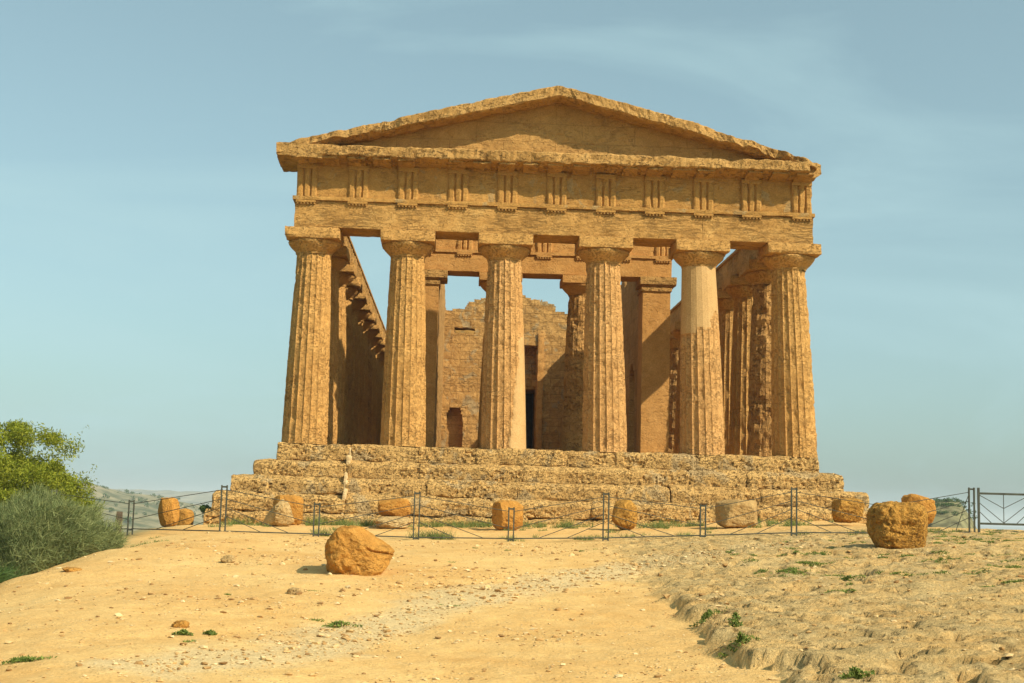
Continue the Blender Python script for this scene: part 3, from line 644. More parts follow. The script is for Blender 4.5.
# flank architraves and rear entablature
for sx in (-1, 1):
    mb = MB(); J = [1.44]+[y for y in FY[1:-1]]+[38.0]
    for k, (a, b) in enumerate(zip(J[:-1], J[1:])):
        x0, x1 = sorted((sx*8.27, sx*7.02))
        rough_box(mb, x0, x1, a+0.006, b-0.006, 6.83, 7.72-random.uniform(0, 0.03), res=(0.2, 0.16, 0.15), rnd=0.02, amp=0.03, pit=0.02, edge=0.08, seed=k*5+sx)
    a_ = build('architrave', mb, M_arch, temple)
    mb = MB(); rough_box(mb, sx*7.0-0.05, sx*7.0+0.02, 1.5, 38, 7.60, 7.70, res=(0.1, 0.3, 0.1), rnd=0.01, amp=0.01); build('taenia', mb, M_frz, a_)
mb = MB(); rough_box(mb, -8.28, 8.28, 38.0, 39.37, 6.83, 7.75, res=0.4, rnd=0.02, amp=0.03); rb = build('architrave', mb, M_arch, temple)
mb = MB(); rough_box(mb, -6.1, 6.1, 38.0, 39.30, 7.75, 8.95, res=0.4, rnd=0.02, amp=0.03); rb = build('frieze', mb, M_frz, temple)
mb = MB(); rough_box(mb, -5.9, 5.9, 38.0, 40.0, 8.95, 9.32, res=0.3, rnd=0.03, amp=0.05, edge=0.08); build('cornice', mb, M_cor, temple)
tymp(38.4, 39.3, 9.32, 10.2, 5.7, M_tym, 'pediment')

# inner porch: two antae, two columns, architrave and frieze
v = shaft(h=5.62, r0=0.66, r1=0.50, mode=None, seed=81, erode=0.02, rows=40)
column(-1.54, 6.15, 0.22, M_pron, v, capital(5.62, 0.50, 0.38, 0.28, 0.77, seed=90), M_pron, 'porch_column')
v = shaft(h=5.62, r0=0.66, r1=0.50, mode='halfsmooth', seed=83, erode=0.02, rows=50)
column(1.43, 6.15, 0.22, M_colr, v, capital(5.62, 0.50, 0.38, 0.28, 0.77, seed=95), M_pron, 'porch_column', 'inner porch column pitted above and plastered smooth below')
mb = MB(); rough_box(mb, -4.95, 4.95, 4.9, 34.6, -0.02, 0.22, res=(0.4, 0.5, 0.12), rnd=0.02, amp=0.02); build('floor', mb, M_step, temple)
for sx, xi, xo in ((-1, 3.74, 4.62), (1, 3.55, 4.55)):
    mb = MB(); x0, x1 = sorted((sx*xi, sx*xo)); rough_box(mb, x0, x1, 5.52, 6.7, 0.21, 6.27, res=(0.15, 0.2, 0.2), rnd=0.012, amp=0.012, pit=0.01)
    a_ = build('anta', mb, M_pron, temple)
    mb = MB(); rough_box(mb, x0-0.05, x1+0.05, 5.46, 6.75, 6.02, 6.15, res=0.15, rnd=0.01, amp=0.008)
    x0, x1 = sorted((sx*3.44, sx*4.76)); rough_box(mb, x0, x1, 5.38, 6.9, 6.25, 6.53, res=0.12, rnd=0.012, amp=0.014, edge=0.03)
    build('anta_capital', mb, M_cor, a_)
mb = MB()
for a, b in ((-4.62, -1.62), (-1.62, 1.62), (1.62, 4.60)):
    rough_box(mb, a+0.004, b-0.004, 5.58, 6.72, 6.53, 7.20, res=(0.15, 0.3, 0.12), rnd=0.012, amp=0.010, pit=0.008)
pa = build('porch_architrave', mb, M_pron, temple)
mb = MB(); rough_box(mb, -4.66, 4.63, 5.52, 6.74, 7.20, 7.31, res=0.15, rnd=0.01, amp=0.008); build('taenia', mb, M_pron, pa)
mb = MB(); rough_box(mb, -4.60, 4.57, 5.66, 6.70, 7.31, 8.2, res=0.2, rnd=0.02, amp=0.02, edge=0.05); pf_ = build('porch_frieze', mb, M_pron, temple)
for k in range(7):
    x = -4.28+k*1.425
    o = build('regula', regula_mb(0.56), M_pron, pa); o.location = (x, 5.51, 7.20)
    o = build('triglyph', triglyph_mb(0.56, 0.85, 0.08, seed=k), M_pron, pf_); o.location = (x, 5.59, 7.31)

# cella walls cut from a grid of stones so that tops and openings are ragged
def cell_wall(name, A, Z, solid, t0, t1, axis, mat, par, amp=0.03, jit=0.02):
    A = np.array(A); Z = np.array(Z); na, nz = len(A)-1, len(Z)-1
    S = np.zeros((na+2, nz+2), bool)
    for i in range(na):
        for j in range(nz): S[i+1, j+1] = solid((A[i]+A[i+1])/2, (Z[j]+Z[j+1])/2)
    idx = {}; V = []; F = []
    def g(i, j, s):
        k = (i, j, s)
        if k not in idx: idx[k] = len(V); V.append((A[i], (t0, (t0+t1)/2, t1)[s], Z[j]))
        return idx[k]
    for i in range(na):
        for j in range(nz):
            if not S[i+1, j+1]: continue
            F.append((g(i, j, 0), g(i+1, j, 0), g(i+1, j+1, 0), g(i, j+1, 0))); F.append((g(i, j, 2), g(i, j+1, 2), g(i+1, j+1, 2), g(i+1, j, 2)))
            for s in (0, 1):
                if not S[i, j+1]: F.append((g(i, j, s), g(i, j+1, s), g(i, j+1, s+1), g(i, j, s+1)))
                if not S[i+2, j+1]: F.append((g(i+1, j, s), g(i+1, j, s+1), g(i+1, j+1, s+1), g(i+1, j+1, s)))
                if not S[i+1, j]: F.append((g(i, j, s), g(i, j, s+1), g(i+1, j, s+1), g(i+1, j, s)))
                if not S[i+1, j+2]: F.append((g(i, j+1, s), g(i+1, j+1, s), g(i+1, j+1, s+1), g(i, j+1, s+1)))
    V = np.array(V, float)
    V = V+vnoise(V, 2.3, 3)*amp
    if axis == 'y': V = V[:, [1, 0, 2]]
    mb = MB(); mb.add(V, F); o = build(name, mb, mat, par); fix_normals(o); return o
def wtop(x):
    xs = [-4.6, -3.87, -2.7, -2.55, -1.69, -0.8, 0.35, 1.38, 1.98, 2.05, 2.63, 3.4, 4.6]; zs = [8.3, 8.46, 8.55, 8.85, 9.15, 9.35, 9.3, 9.05, 8.85, 8.5, 8.5, 8.3, 8.0]
    return np.interp(x, xs, zs)
def wsolid(x, z):
    q = math.floor(x/0.42)
    if z > wtop(x)+0.03*math.sin(q*5.1)-0.03: return False
    if abs(x) < 1.14 and z < 6.72: return False
    for c in (-3.09, 3.09):
        if abs(x-c) < 0.40 and z < 2.95+math.sqrt(max(0, 0.16-(x-c)**2)): return False
    if -3.2 < x < -2.2 and 7.18 < z < 7.5: return False
    return True
dw = cell_wall('cella_wall', np.arange(-3.85, 3.8501, 0.07), np.arange(0.2, 9.7, 0.10), wsolid, 28.5, 29.5, 'x', M_cela, temple, amp=0.045)
dw['label'] = 'gabled cross wall with a tall doorway and small arched doorways'
for sx in (-1, 1):
    mb = MB(); x0, x1 = sorted((sx*1.15, sx*1.46)); rough_box(mb, x0, x1, 28.38, 28.9, 0.22, 7.35, res=0.12, rnd=0.02, amp=0.03, edge=0.04); build('door_jamb', mb, M_pron, dw)
mb = MB(); rough_box(mb, -1.2, 1.2, 29.55, 30.2, 5.25, 8.0, res=0.2, rnd=0.02, amp=0.02); rough_box(mb, -1.2, 1.2, 29.30, 30.2, 4.45, 5.24, res=0.2, rnd=0.03, amp=0.02)
build('lintel', mb, M_cela, dw)
mb = MB(); box(mb, -3.8, -1.2, 29.6, 33.0, 0.2, 6.5); box(mb, 1.2, 3.8, 29.6, 33.0, 0.2, 6.5); box(mb, -1.2, 1.2, 30.25, 33.0, 4.5, 6.4); build('stair_tower', mb, M_celb, temple)  # last box is a roof added over the passage to keep it dark
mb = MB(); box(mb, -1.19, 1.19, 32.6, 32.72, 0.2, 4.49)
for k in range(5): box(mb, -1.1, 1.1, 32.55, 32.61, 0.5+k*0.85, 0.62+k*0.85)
build('shade_panel', mb, M_shade, dw)
mb = MB(); 
for c in (-3.09,): box(mb, c-0.42, c+0.42, 29.05, 29.12, 0.2, 3.4)
build('arch_blocking', mb, M_celb, dw)
HW = [7.55]
def ssolid(y, z):
    if z > HW[0]+0.25*math.sin(math.floor(y/0.9)*2.3): return False
    for k in range(6):
        c = 9.6+k*3.188
        if abs(y-c) < 0.8 and z < 3.0+math.sqrt(max(0, 0.64-(y-c)**2)): return False
    return True
for sx, xi in ((-1, 3.76), (1, 3.72)):
    t0, t1 = sorted((sx*xi, sx*4.58)); HW[0] = 8.75 if sx < 0 else 7.55  # left wall raised out of view to throw shade on the left flank columns
    cell_wall('cella_wall', np.arange(6.72, 34.5, 0.2), np.arange(0.2, 9.2, 0.15), ssolid, t0, t1, 'y', M_celb, temple, amp=0.03)

# ------------------------------------------------------------------ fallen stones and boulders
def ico(n):
    import bmesh
    b = bmesh.new(); bmesh.ops.create_icosphere(b, subdivisions=n, radius=1); V = np.array([v.co[:] for v in b.verts]); F = [[v.index for v in f.verts] for f in b.faces]; b.free(); return V, F
ICO5, ICO3, ICO1 = ico(5), ico(3), ico(1)
def rock(name, x, y, size, mat, label, cat, seed, sq=2.6, amp=0.10, fine=0.02, rot=0.0, sink=0.06, cut=None, base=ICO5, shape=None, group=None, tilt=0.0, ncut=9):
    V, F = base; V = V.copy()
    p = (np.abs(V)**sq).sum(1)**(1/sq); V = V/p[:, None]                       # super-ellipsoid
    Nn = V/np.linalg.norm(V, axis=1)[:, None]
    d = amp*fbm(V+seed, 3, 1.1)+fine*fbm(V+seed, 4, 4.5)-fine*1.5*sstep(0.1, 0.5, fbm(V+seed+9, 3, 3.2))
    V = V+Nn*d[:, None]
    prs = np.random.default_rng(int(seed*10))
    for q_ in range(ncut):
        nn = prs.normal(size=3)*[1, 1, 0.8]; nn /= np.linalg.norm(nn); dd = V@nn; lim = prs.uniform(0.72, 0.92)*dd.max(); ov = np.maximum(dd-lim, 0)
        V = V-nn*(ov*0.85)[:, None]
    V = V+Nn*(fine*0.5*fbm(V+seed+40, 3, 6))[:, None]
    if shape is not None: V = shape(V)
    V = V*np.array(size)*0.5
    if tilt: c, s = math.cos(tilt), math.sin(tilt); V = V@np.array([[c, 0, s], [0, 1, 0], [-s, 0, c]])
    c, s = math.cos(rot), math.sin(rot); V = V@np.array([[c, s, 0], [-s, c, 0], [0, 0, 1]])
    V[:, 2] -= V[:, 2].min()+sink
    mb = MB(); mb.add(V, F); o = build(name, mb, mat, smooth=False); o.location = (x, y, gz(x, y))
    return tag(o, label, cat, group)
def sh_bigl(V):
    V = V.copy(); x, z = V[:, 0].copy(), V[:, 2].copy()
    V[:, 2] = np.where(z > 0, z*(1-0.50*sstep(-0.15, 1.0, x))*(1-0.10*sstep(-0.7, -1.0, x)), z)
    V[:, 0] = np.where(x < 0, np.sign(x)*np.abs(x)**0.8*0.92, x); V[:, 0] *= 1-0.12*sstep(0.2, 1, z)-np.where(x > 0, 0.16*sstep(-0.3, -1.0, z), 0)
    g = np.exp(-((x*0.5+z*0.8-0.40+0.08*np.sin(x*5))/0.06)**2)*sstep(0.05, 0.35, x)*(V[:, 1] < 0); V[:, 1] += 0.16*g
    return V
rock('boulder', -4.41, -21.0, (1.06, 0.95, 0.83), M_orng, 'big rounded orange boulder alone on the open sand, sloping down to the right', 'boulder', 3.3, sq=3.6, amp=0.12, fine=0.035, shape=sh_bigl, sink=0.17, ncut=4)
rock('boulder', 5.62, -16.6, (1.06, 1.0, 0.96), M_orng2, 'big round honeycombed orange boulder standing right of the others before the fence', 'boulder', 12.0, sq=4.2, amp=0.09, fine=0.05, sink=0.14, ncut=4)
B = [('stone_block', -7.62, -3.7, (0.84, 0.8, 0.84), M_orng, 'orange block half hidden behind a pale triangular rock at the temple foot', 21, 5.0, 0.06, 0.12, 0.0),
     ('stone_block', -4.62, -3.9, (0.88, 0.8, 0.52), M_orng, 'orange block lying on top of a low pale rock', 25, 5.0, 0.07, -0.08, -0.30),
     ('stone_block', -1.45, -4.6, (0.82, 0.8, 0.82), M_orng, 'squarish orange block in the middle before the temple steps', 31, 4.2, 0.08, 0.1, 0.02),
     ('column_drum', 1.72, -5.0, (0.70, 0.68, 0.80), M_orng2, 'short upright weathered stone drum with a flat cap, just right of a fence post', 37, 3.2, 0.10, 0.0, 0.02),
     ('stone_block', 4.78, -5.5, (1.10, 0.9, 0.76), M_tan, 'pale brown square cut block with a flat top', 41, 7.0, 0.04, 0.12, 0.02),
     ('stone_block', 7.72, -5.6, (0.92, 0.8, 0.66), M_orng2, 'low rounded orange block near the right end of the steps', 45, 3.6, 0.10, 0.0, -0.08),
     ('stone_block', 9.25, -7.0, (0.80, 0.75, 0.84), M_orng, 'orange stone mostly hidden behind the big honeycombed boulder', 49, 3.6, 0.10, 0.0, 0.0),
     ('standing_stone', -11.05, -3.2, (0.62, 0.55, 0.82), M_orng, 'upright sunlit orange stone left of the temple, narrower at the top', 53, 3.6, 0.09, 0.0, 0.02),
     ('standing_stone', -11.3, 0.6, (0.54, 0.5, 0.58), M_orng, 'smaller darker upright stone between the sunlit stone and the temple', 57, 4.0, 0.10, 0.0, 0.02)]
for nm, x, y, s, mt, lab, sd, sq, amp, rot, sink in B:
    rock(nm, x, y, s, mt, lab, {'column_drum': 'column drum', 'standing_stone': 'standing stone'}.get(nm, 'stone block'), sd, sq=sq, amp=amp, fine=0.03, rot=rot, sink=sink, base=ICO5 if s[0] > 0.6 else ICO3)
def sh_tri(V):
    V = V.copy(); k = 1-0.42*np.clip(V[:, 2]+1, 0, 2)*0.9; V[:, 0] = V[:, 0]*np.clip(k, 0.12, 1)+0.25*np.clip(V[:, 2]+1, 0, 2)*0.5; return V
rock('rock', -7.72, -4.9, (1.1, 0.8, 0.72), M_pale, 'pale grey triangular rock leaning before the orange block', 'rock', 61, sq=2.6, amp=0.12, fine=0.04, shape=sh_tri, sink=0.02)
rock('rock', -4.62, -4.3, (0.98, 0.9, 0.34), M_pale, 'low pale rock carrying an orange block', 'rock', 65, sq=3.2, amp=0.12, fine=0.04, sink=0.02)
# small loose rocks one can tell apart
small = [(-6.67, -19.6, (0.26, 0.26, 0.16), M_pale, 'small pale rock by itself on the smooth sand left of the big boulder'),
         (-8.84, -21.1, (0.36, 0.30, 0.09), M_orng, 'flat reddish rock near the edge of the bushes'),
         (-5.95, -27.2, (0.20, 0.16, 0.10), M_orng, 'small orange rock among weeds in the left foreground'),
         (-5.10, -23.6, (0.22, 0.18, 0.12), M_pale, 'knobbly pale rock left of the gravel streak'),
         (5.1, -17.0, (0.30, 0.24, 0.15), M_pale, 'small pale stone at the foot of the honeycombed boulder')]
for k, (x, y, s, mt, lab) in enumerate(small): rock('rock', x, y, s, mt, lab, 'rock', 71+k*3, sq=2.5, amp=0.2, fine=0.05, sink=0.03, base=ICO3)
# pebbles nobody could count
mb = MB(); Vp, Fp = ICO1
cand = rng.uniform((-9.8, -32, 0), (8.5, -11, 1), size=(60000, 3)); px_, py_ = cand[:, 0], cand[:, 1]
dens = 0.05+0.55*band_mask(px_, py_)+0.30*sstep(-0.05, 0.35, fbm(np.stack([px_, py_, 0*px_+60], 1), 3, 0.5))*sstep(-8.8, -5.5, px_+0.12*(py_+20))*(1-0.6*rock_mask(px_, py_))
dens *= sstep(-10, -17, py_)*0.6+0.4
keep = cand[:, 2] < dens; px_, py_ = px_[keep][:19000], py_[keep][:19000]; ph_ = ground_h(px_, py_)
for x, y, h in zip(px_, py_, ph_):
    s = 0.007+0.034*rng.random()**7+0.011*rng.random(); R = rng.normal(size=(3, 3)); q, _ = np.linalg.qr(R)
    V = (Vp*(1+0.25*rng.normal(size=(len(Vp), 1))))@(q*np.array([1, rng.uniform(0.6, 1), rng.uniform(0.5, 0.8)])*s); V = V*[1, 1, 0.7]+[x, y, h+s*0.25]
    mb.add(V, Fp)
for k in range(240):
    x, y = rng.uniform(-8.5, 6), rng.uniform(-29, -14)
    if perlin(np.array([[x*0.7+50, y*0.7, 0.5]]))[0] < 0.12: continue
    s = rng.uniform(0.018, 0.045); V = Vp*(1+0.3*rng.normal(size=(len(Vp), 1)))*[s*1.3, s, s*0.7]+[x, y, gz(x, y)+s*0.2]; mb.add(V, Fp)
o = build('pebbles', mb, M_peb); tag(o, 'loose pale pebbles and gravel strewn over the sand', 'pebbles', kind='stuff')

# ------------------------------------------------------------------ fence
def rod(mb, p, q, r=0.009): tube(mb, p, q, r, 6)
POST = [(-8.36, 1), (-6.17, 0), (-3.82, 1), (-1.58, 0), (0.67, 1), (2.99, 0), (5.18, 1)]; FYY = -10.13
fence = empty('iron_fence', (-8.36, FYY, gz(-8.36, FYY))); bpy.context.view_layer.update()
tag(fence, 'long low dark green iron fence of fanned rods and paired posts, running before the temple', 'fence')
def fpart(nm, mb, par=None):
    par = par or fence; o = build(nm, mb, M_iron, par); o.location = tuple(-c for c in par.location); return o
def post_z(x): return float(np.interp(x, [-8.36, -6.17, -3.82, -1.58, 0.67, 2.99, 5.18], [-2.62, -2.63, -2.65, -2.62, -2.55, -2.43, -2.31]))
def add_post(x, y, tall, par=None, zb=None):
    zb = post_z(x) if zb is None else zb; mb = MB(); h = 1.14 if tall else 0.80
    for dx in (-0.062, 0.062): box(mb, x+dx-0.015, x+dx+0.015, y-0.025, y+0.025, zb-0.25, zb+h)
    box(mb, x-0.062+0.015, x+0.062-0.015, y-0.02, y+0.02, zb+h-0.06, zb+h-0.02); box(mb, x-0.047, x+0.047, y-0.018, y+0.018, zb+0.02, zb+0.07)
    fpart('post', mb, par)
def fan(x0, y0, z0, x1, y1, z1, par=None, toend=True):
    """rods fanning down from a tall post (0) to a low post (1)"""
    def P(t, h): return (x0+(x1-x0)*t, y0+(y1-y0)*t, z0+(z1-z0)*t+h)
    mb = MB(); e = 0.05/ max(0.5, abs(x1-x0))
    rod(mb, P(e, 1.03), P(1-e, 0.70)); rod(mb, P(e, 0.82), P(1-e, 0.30)); rod(mb, P(e, 0.62), P(0.72, 0.06)); rod(mb, P(e, 0.43), P(0.42, 0.06)); fpart('rods', mb, par)
    mb = MB(); a = P(e, 0.065); b = P(1-e, 0.065); tube(mb, a, b, 0.016, 6); fpart('bottom_rail', mb, par)
for x, t in POST: add_post(x, FYY, t)
for (xa, ta), (xb, tb) in zip(POST[:-1], POST[1:]):
    if not ta: (xa, ta), (xb, tb) = (xb, tb), (xa, ta)
    fan(xa, FYY, post_z(xa), xb, FYY, post_z(xb))
# right run: tall post beside the gate, low post hidden behind the boulder
xr = 9.49; add_post(xr, FYY, 1, zb=-2.20); xl = 7.4; add_post(xl, FYY, 0, zb=-2.26)
fan(xr, FYY, -2.20, xl, FYY, -2.26); fan(5.18, FYY, post_z(5.18), xl, FYY, -2.26)
mb = MB(); rod(mb, (xr-0.07, FYY-0.03, -2.20+1.0), (xr-0.42, FYY-0.03, -2.20+0.05)); fpart('brace', mb)
# left run drops away and turns back
lp = (-11.2, -7.1, -2.68); add_post(lp[0], lp[1], 0, zb=lp[2]); fan(-8.36, FYY, post_z(-8.36), lp[0], lp[1], lp[2])
l2 = (-13.6, -5.6, -3.05); add_post(l2[0], l2[1], 1, zb=l2[2]+0.25); fan(l2[0], l2[1], l2[2]+0.25, *lp)
stub = empty('wooden_post', (-11.75, -6.0, gz(-11.75, -6.0))); mb = MB(); rough_box(mb, -0.07, 0.07, -0.07, 0.07, -0.3, 0.62, res=0.07, rnd=0.012, amp=0.01); build('post', mb, M_bark, stub)
tag(stub, 'short dark post standing beyond the fence beside the bush', 'post')
# gate
gx0 = xr+0.17; gate = empty('iron_gate', (gx0, FYY, -2.2)); tag(gate, 'dark green iron gate with V shaped bars at the right edge', 'gate')
W_ = 1.95; mb = MB()
for x in (0.0, W_): box(mb, x-0.024, x+0.024, -0.024, 0.024, -0.02 if x else -0.25, 1.04 if x else 1.14)
box(mb, 0.024, W_-0.024, -0.02, 0.02, 0.98, 1.03); box(mb, 0.024, W_-0.024, -0.02, 0.02, 0.26, 0.31); build('gate_frame', mb, M_iron, gate)
mb = MB()
for c in (0.61,):
    for s in (-1, 1):
        e = 0.03 if s < 0 else 1.20
        rod(mb, (e, 0, 0.96), (c, 0, 0.66)); rod(mb, (e, 0, 0.77), (c, 0, 0.31)); rod(mb, (e, 0, 0.56), (e+(0.27 if s < 0 else -0.27), 0, 0.31))
    rod(mb, (c, 0, 0.98), (c, 0, 0.31))
rod(mb, (1.20, 0, 0.98), (1.20, 0, 0.31)); rod(mb, (1.20, 0, 0.7), (1.92, 0, 0.95)); rod(mb, (1.20, 0, 0.4), (1.92, 0, 0.7)); build('bars', mb, M_iron, gate)
add = MB(); box(add, W_+0.06, W_+0.11, -0.025, 0.025, -0.3, 1.14); build('gate_post', add, M_iron, gate)

# ------------------------------------------------------------------ vegetation
def leaves(mb_V, mb_F, C, size, elong=1.6, updir=0.3):
    n = len(C); d = rng.normal(size=(n, 3)); d[:, 2] += updir; d /= np.linalg.norm(d, axis=1)[:, None]
    u = rng.normal(size=(n, 3)); u -= (u*d).sum(1)[:, None]*d; u /= np.linalg.norm(u, axis=1)[:, None]; v = np.cross(d, u)
    s = size*rng.uniform(0.6, 1.3, size=(n, 1))
    V = np.stack([C-u*s*elong, C+v*s*0.5+d*s*0.15, C+u*s*elong, C-v*s*0.5-d*s*0.1], 1).reshape(-1, 3)
    b = sum(len(q) for q in mb_V); F = np.arange(4*n).reshape(n, 4)+b
    mb_V.append(V); mb_F.append(F)
def veg_obj(name, Vs, Fs, mat, parent=None):
    V = np.concatenate(Vs); F = np.concatenate(Fs)
    me = bpy.data.meshes.new(name); me.from_pydata(V.tolist(), [], F.tolist()); me.materials.append(mat); me.update()
    o = bpy.data.objects.new(name, me); sc.collection.objects.link(o)
    if parent: o.parent = parent
    return o
def tree(x, y, zc, rad, hgt, nleaf, label, cat='tree', mat=M_leaf, nm='tree', size=0.055, nclump=60, group=None, low=0.0):
    g = gz(x, y) if abs(x) < 60 else -6; root = empty(nm, (x, y, g)); tag(root, label, cat, group)
    mb = MB(); ch = zc-g; tube(mb, (0, 0, -0.3), (0.1, 0.05, ch*0.55), 0.16, 9, 0.11)
    cl = []; 
    while len(cl) < nclump:
        q = rng.uniform(-1, 1, 3)
        if 0.35 < np.linalg.norm(q) < 1: cl.append(q*[rad, rad, hgt]+[0, 0, ch])
    for q in cl[:22]: tube(mb, (0.1*rng.random(), 0.05, ch*rng.uniform(0.35, 0.55)), q*[0.85, 0.85, 1], 0.045, 5, 0.012)
    tr = build('trunk', mb, M_bark, root)
    Vs, Fs = [], []; per = nleaf//nclump
    for q in cl:
        r = rng.uniform(0.22, 0.50)*rad/2.4; C = rng.normal(size=(per, 3)); C /= np.linalg.norm(C, axis=1)[:, None]
        C = q+C*(r*rng.random((per, 1))**0.45)*[1.15, 1.15, 0.8]; C += rng.normal(size=C.shape)*0.04; leaves(Vs, Fs, C, size)
    # loose sprigs on the outline
    for q in cl[::2]:
        d = (q-[0, 0, ch]); d = d/np.linalg.norm(d); L_ = rng.uniform(0.4, 0.9)*rad/2.4; t = rng.random((26, 1)); leaves(Vs, Fs, q+d*[1, 1, 1]*t*L_+[0, 0, 0.25]*t*L_+rng.normal(size=(26, 3))*0.05, size)
    veg_obj('crown', Vs, Fs, mat, root); return root
tree(-15.75, -3.0, -1.85, 2.35, 2.0, 90000, 'bright yellow green leafy tree rising behind the grey green bush', nclump=190, size=0.034)
def stems(name, spots, mat, parent, nseg=4):
    """curved thin ribbons; spots = arrays (base, direction, length, width)"""
    Bp, Dr, Ln, Wd = spots; n = len(Bp); side = np.cross(Dr, rng.normal(size=(n, 3))); side /= np.linalg.norm(side, axis=1)[:, None]+1e-9
    V = []
    for k in range(nseg+1):
        t = k/nseg; c = Bp+Dr*Ln[:, None]*t+np.array([0, 0, -1])*Ln[:, None]*0.22*t*t; ww = Wd[:, None]*(1-t*0.85); V.append(np.stack([c-side*ww, c+side*ww], 1))
    V = np.stack(V, 1).reshape(-1, 3); m_ = (nseg+1)*2; b = np.arange(n)[:, None]*m_
    F = np.concatenate([b+np.array([[2*k, 2*k+1, 2*k+3, 2*k+2]]) for k in range(nseg)], 0)
    return veg_obj(name, [V], [F], mat, parent)
def broom(x, y, w, d, h, n, label, seed=0, mat=None):
    mat = mat or M_bush
    g = gz(x, y); root = empty('bush', (x, y, g)); tag(root, label, 'bush')
    th = rng.random(n)*2*PI; cz = rng.uniform(0.0, 1, n); D_ = np.stack([np.sqrt(1-cz**2)*np.cos(th), np.sqrt(1-cz**2)*np.sin(th), cz], 1)
    lob = 0.92+0.24*fbm(D_*[1, 1, 1.3]+seed, 3, 2.4)
    r = (1-0.5*rng.random(n)**1.6)*lob
    C = D_*r[:, None]*[w, d, h]; C[:, 2] -= 0.12*h*0
    gr = base_h(C[:, 0]+x, C[:, 1]+y)-g; C[:, 2] = gr*(1-0.55*cz*0)+C[:, 2]-np.clip(gr, 0, 9)*np.clip(cz, 0, 1)
    D2 = D_*0.55+np.array([0.12, 0, 0.55])+rng.normal(size=(n, 3))*0.5; D2 /= np.linalg.norm(D2, axis=1)[:, None]
    stems('foliage', (C, D2, rng.uniform(0.10, 0.30, n), rng.uniform(0.003, 0.0065, n)), mat, root)
    cc = rng.uniform(-0.6, 0.6, size=(20, 2)); nl = 20
    mb = MB()
    for k in range(30):
        q = cc[rng.integers(0, nl)]; tube(mb, (q[0]*w*0.3, q[1]*d*0.3, -0.2), (q[0]*w, q[1]*d, h*0.6), 0.03, 5, 0.008)
    build('branches', mb, M_bark, root); return root
broom(-10.95, -16.4, 1.6, 1.9, 1.72, 75000, 'large feathery grey green broom bush in front of the tree, at the left edge')
broom(-11.9, -21.3, 2.2, 2.2, 1.55, 50000, 'low dark green bush in the hollow at the left edge, nearest to the viewer', 5, M_bush2)
# dark shrub beside the temple's left end
tree(-10.75, 3.0, -2.05, 0.55, 0.42, 2500, 'small dark green shrub just left of the temple steps', 'shrub', M_bush2, 'shrub', 0.03, 14)
def tufts(spots, n_per, hgt, mat, name, label, cat, wid=0.006, spread=0.22, parent=None, kind='stuff', lean=0.5):
    Bs = []; Ds = []; Ls = []
    for (x, y, r, h) in spots:
        n = int(n_per*max(0.3, r/0.2)); a = rng.random(n)*2*PI; rr = r*np.sqrt(rng.random(n)); bx = x+rr*np.cos(a); by = y+rr*np.sin(a)*0.7
        Bs.append(np.stack([bx, by, ground_h(bx, by)-0.01], 1)); d = rng.normal(size=(n, 3))*lean; d[:, 2] = 1; Ds.append(d/np.linalg.norm(d, axis=1)[:, None]); Ls.append(rng.uniform(0.5, 1.1, n)*h)
    B_ = np.concatenate(Bs); D_ = np.concatenate(Ds); L_ = np.concatenate(Ls)
    o = stems(name, (B_, D_, L_, np.full(len(B_), wid)), mat, parent, 3)
    if label: tag(o, label, cat, kind=kind)
    return o
gs = []
for (xa, xb, ya, yb, n, h) in [(-7.1, -4.9, -4.2, -2.9, 22, 0.42), (-9.2, -8.4, -4.2, -3.0, 5, 0.4), (-3.9, -1.9, -4.0, -2.6, 20, 0.36), (-1.0, 1.0, -4.2, -2.6, 12, 0.34), (2.2, 4.2, -5.2, -2.8, 16, 0.30), (5.2, 7.2, -5.4, -3.0, 18, 0.32),
                               (-6.3, -5.3, -9.8, -9.2, 9, 0.42), (-3.9, -3.0, -9.8, -9.2, 9, 0.40), (-3.0, 4.5, -9.6, -7.5, 16, 0.16), (-9.5, 8.5, -6.5, -2.2, 40, 0.2), (5.5, 9.4, -11, -8, 16, 0.14), (-13.2, -11.2, -9.5, -6.5, 30, 0.4), (-9.9, -8.8, -14, -11, 3, 0.1)]:
    for k in range(n): gs.append((rng.uniform(xa, xb), rng.uniform(ya, yb), rng.uniform(0.08, 0.26), h*rng.uniform(0.6, 1.15)))
tufts(gs, 60, 0.3, M_grass, 'grass', 'thin green grass and weeds growing along the foot of the steps and the fence', 'grass', 0.006)
ls = []
for k in range(46): ls.append((rng.uniform(2.2, 8.5), rng.uniform(-23.5, -12.5), rng.uniform(0.05, 0.24), rng.uniform(0.03, 0.07)))
for k in range(14): ls.append((rng.uniform(-8.5, 0), rng.uniform(-28.5, -15), rng.uniform(0.03, 0.10), rng.uniform(0.03, 0.06)))
for k in range(60):
    x, y = rng.uniform(6.5, 11.5), rng.uniform(-16, -9); ls.append((x, y, rng.uniform(0.05, 0.25), 0.05))
for px_w, py_w in [(3.9, -17.5), (4.6, -18.6), (2.3, -20.2), (3.5, -19.3), (5.3, -19.6), (6.2, -18.9), (3.2, -21.2), (4.3, -21.8), (6.6, -16.0), (2.9, -17.4), (5.9, -21.0), (2.4, -24.5), (4.9, -24.0)]:
    for k in range(5): ls.append((px_w+rng.normal()*0.28, py_w+rng.normal()*0.10, rng.uniform(0.05, 0.16), rng.uniform(0.04, 0.08)))
tufts(ls, 180, 0.05, M_weed, 'ground_weeds', 'low green weeds scattered in cracks of the pale rock', 'weeds', 0.010, lean=1.0)
ds = [(rng.uniform(-8.5, 4), rng.uniform(-28, -14), rng.uniform(0.04, 0.12), rng.uniform(0.03, 0.08)) for k in range(60)]
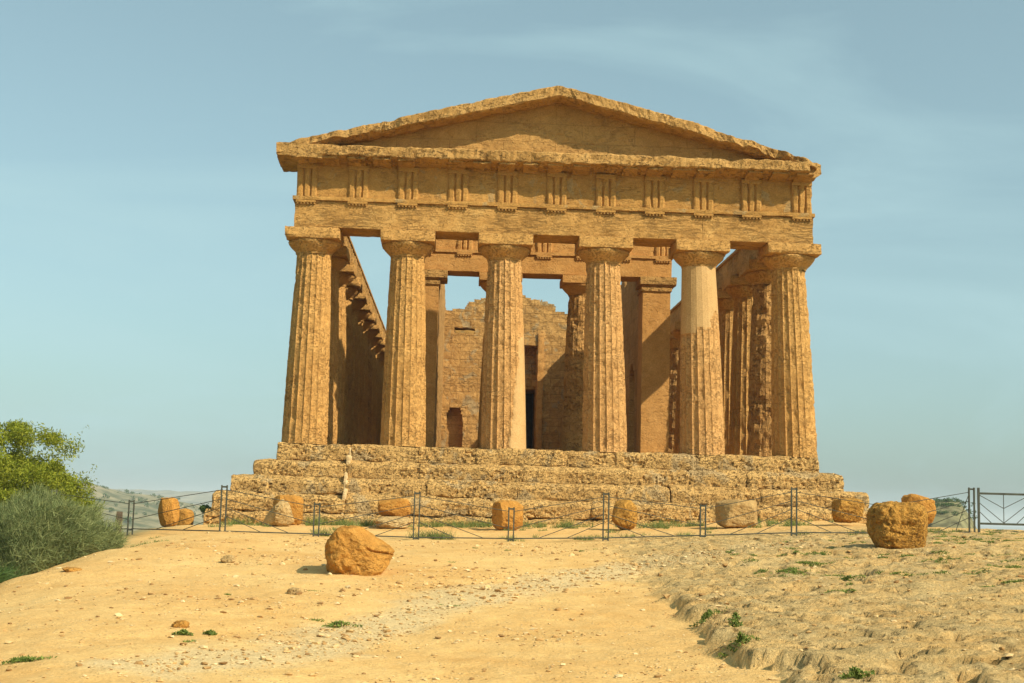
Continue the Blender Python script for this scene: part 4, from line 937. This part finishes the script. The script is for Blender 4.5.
tufts(ds, 30, 0.05, M_dry, 'dry_grass', 'sparse dry straw coloured stalks scattered over the sand', 'dry grass', 0.004, lean=1.0)
def weed(x, y, r, h, label, n=260):
    g = gz(x, y); root = empty('weed', (x, y, g)); tag(root, label, 'weed'); Vs, Fs = [], []
    a = rng.random(n)*2*PI; rr = r*1.25*rng.random(n)**0.8*(0.7+0.5*np.sin(a*3+x*7)); C = np.stack([rr*np.cos(a), rr*np.sin(a)*0.6, h*rng.random(n)*np.clip(1-0.6*rr/r, 0.1, 1)], 1)
    C[:, 2] += ground_h(C[:, 0]+x, C[:, 1]+y)-g+0.01; leaves(Vs, Fs, C, 0.018, 1.4, 0.8); veg_obj('leaves', Vs, Fs, M_weed, root)
for args in [(0.10, -26.6, 0.20, 0.10, 'bright green weed at the foot of the broken rock ledge, its upper one'),
             (0.22, -27.7, 0.09, 0.16, 'thin upright dark weed on the rock ledge between two bright weeds'),
             (-0.02, -29.1, 0.17, 0.09, 'bright green weed in the rock ledge nearest to the viewer'),
             (3.1, -22.0, 0.22, 0.06, 'bright green weed patch in front of the honeycombed boulder, the greenest on the flat rock'),
             (2.6, -20.7, 0.42, 0.04, 'long low strip of green weeds left of the honeycombed boulder'),
             (0.55, -31.2, 0.12, 0.08, 'small green weed at the bottom edge on the pale rock'),
             (-4.25, -26.4, 0.20, 0.06, 'low green weed at the end of the pale gravel streak'),
             (-5.83, -27.7, 0.09, 0.05, 'dark little weed by a small orange rock in the left foreground'),
             (-5.55, -27.6, 0.06, 0.04, 'tiny dark weed just right of another in the left foreground'),
             (-6.9, -29.8, 0.22, 0.03, 'flat faded green weed in the lower left corner')]:
    weed(*args)
# scattered trees on the far ridge and the knoll
def blobs(name, V, n, zmin, size, label, amin=-9, amax=9):
    Vs, Fs = [], []; a = np.arctan2(V[:, 0]-CAM[0], V[:, 1]-CAM[1]); ok = V[(V[:, 2] > zmin) & (a > amin) & (a < amax)]; P = np.random.default_rng(5)
    fx = sstep(-0.1, 0.3, fbm(ok*[1, 1, 0], 2, 0.006)); fx = fx+0.01; pr = fx/fx.sum(); idx = P.choice(len(ok), n, p=pr)
    for i in idx:
        q = ok[i]+P.normal(size=3)*[size*2, size*2, 0]; k = 46; C = P.normal(size=(k, 3)); C /= np.linalg.norm(C, axis=1)[:, None]; s = size*P.uniform(0.5, 1.2); C = q+[0, 0, s*0.5]+C*s*[1, 1, 0.75]*P.random((k, 1))**0.4
        leaves(Vs, Fs, C, s*0.28, 1.0)
    o = veg_obj(name, Vs, Fs, M_bush2); tag(o, label, 'woods', kind='stuff')
blobs('distant_woods', HV, 700, -14, 1.9, 'dark scattered trees on the far ridge at the left', -0.45, -0.12)
blobs('knoll_scrub', KV, 220, -1.5, 0.5, 'dark scrub on the small rise beyond the fence at the right')
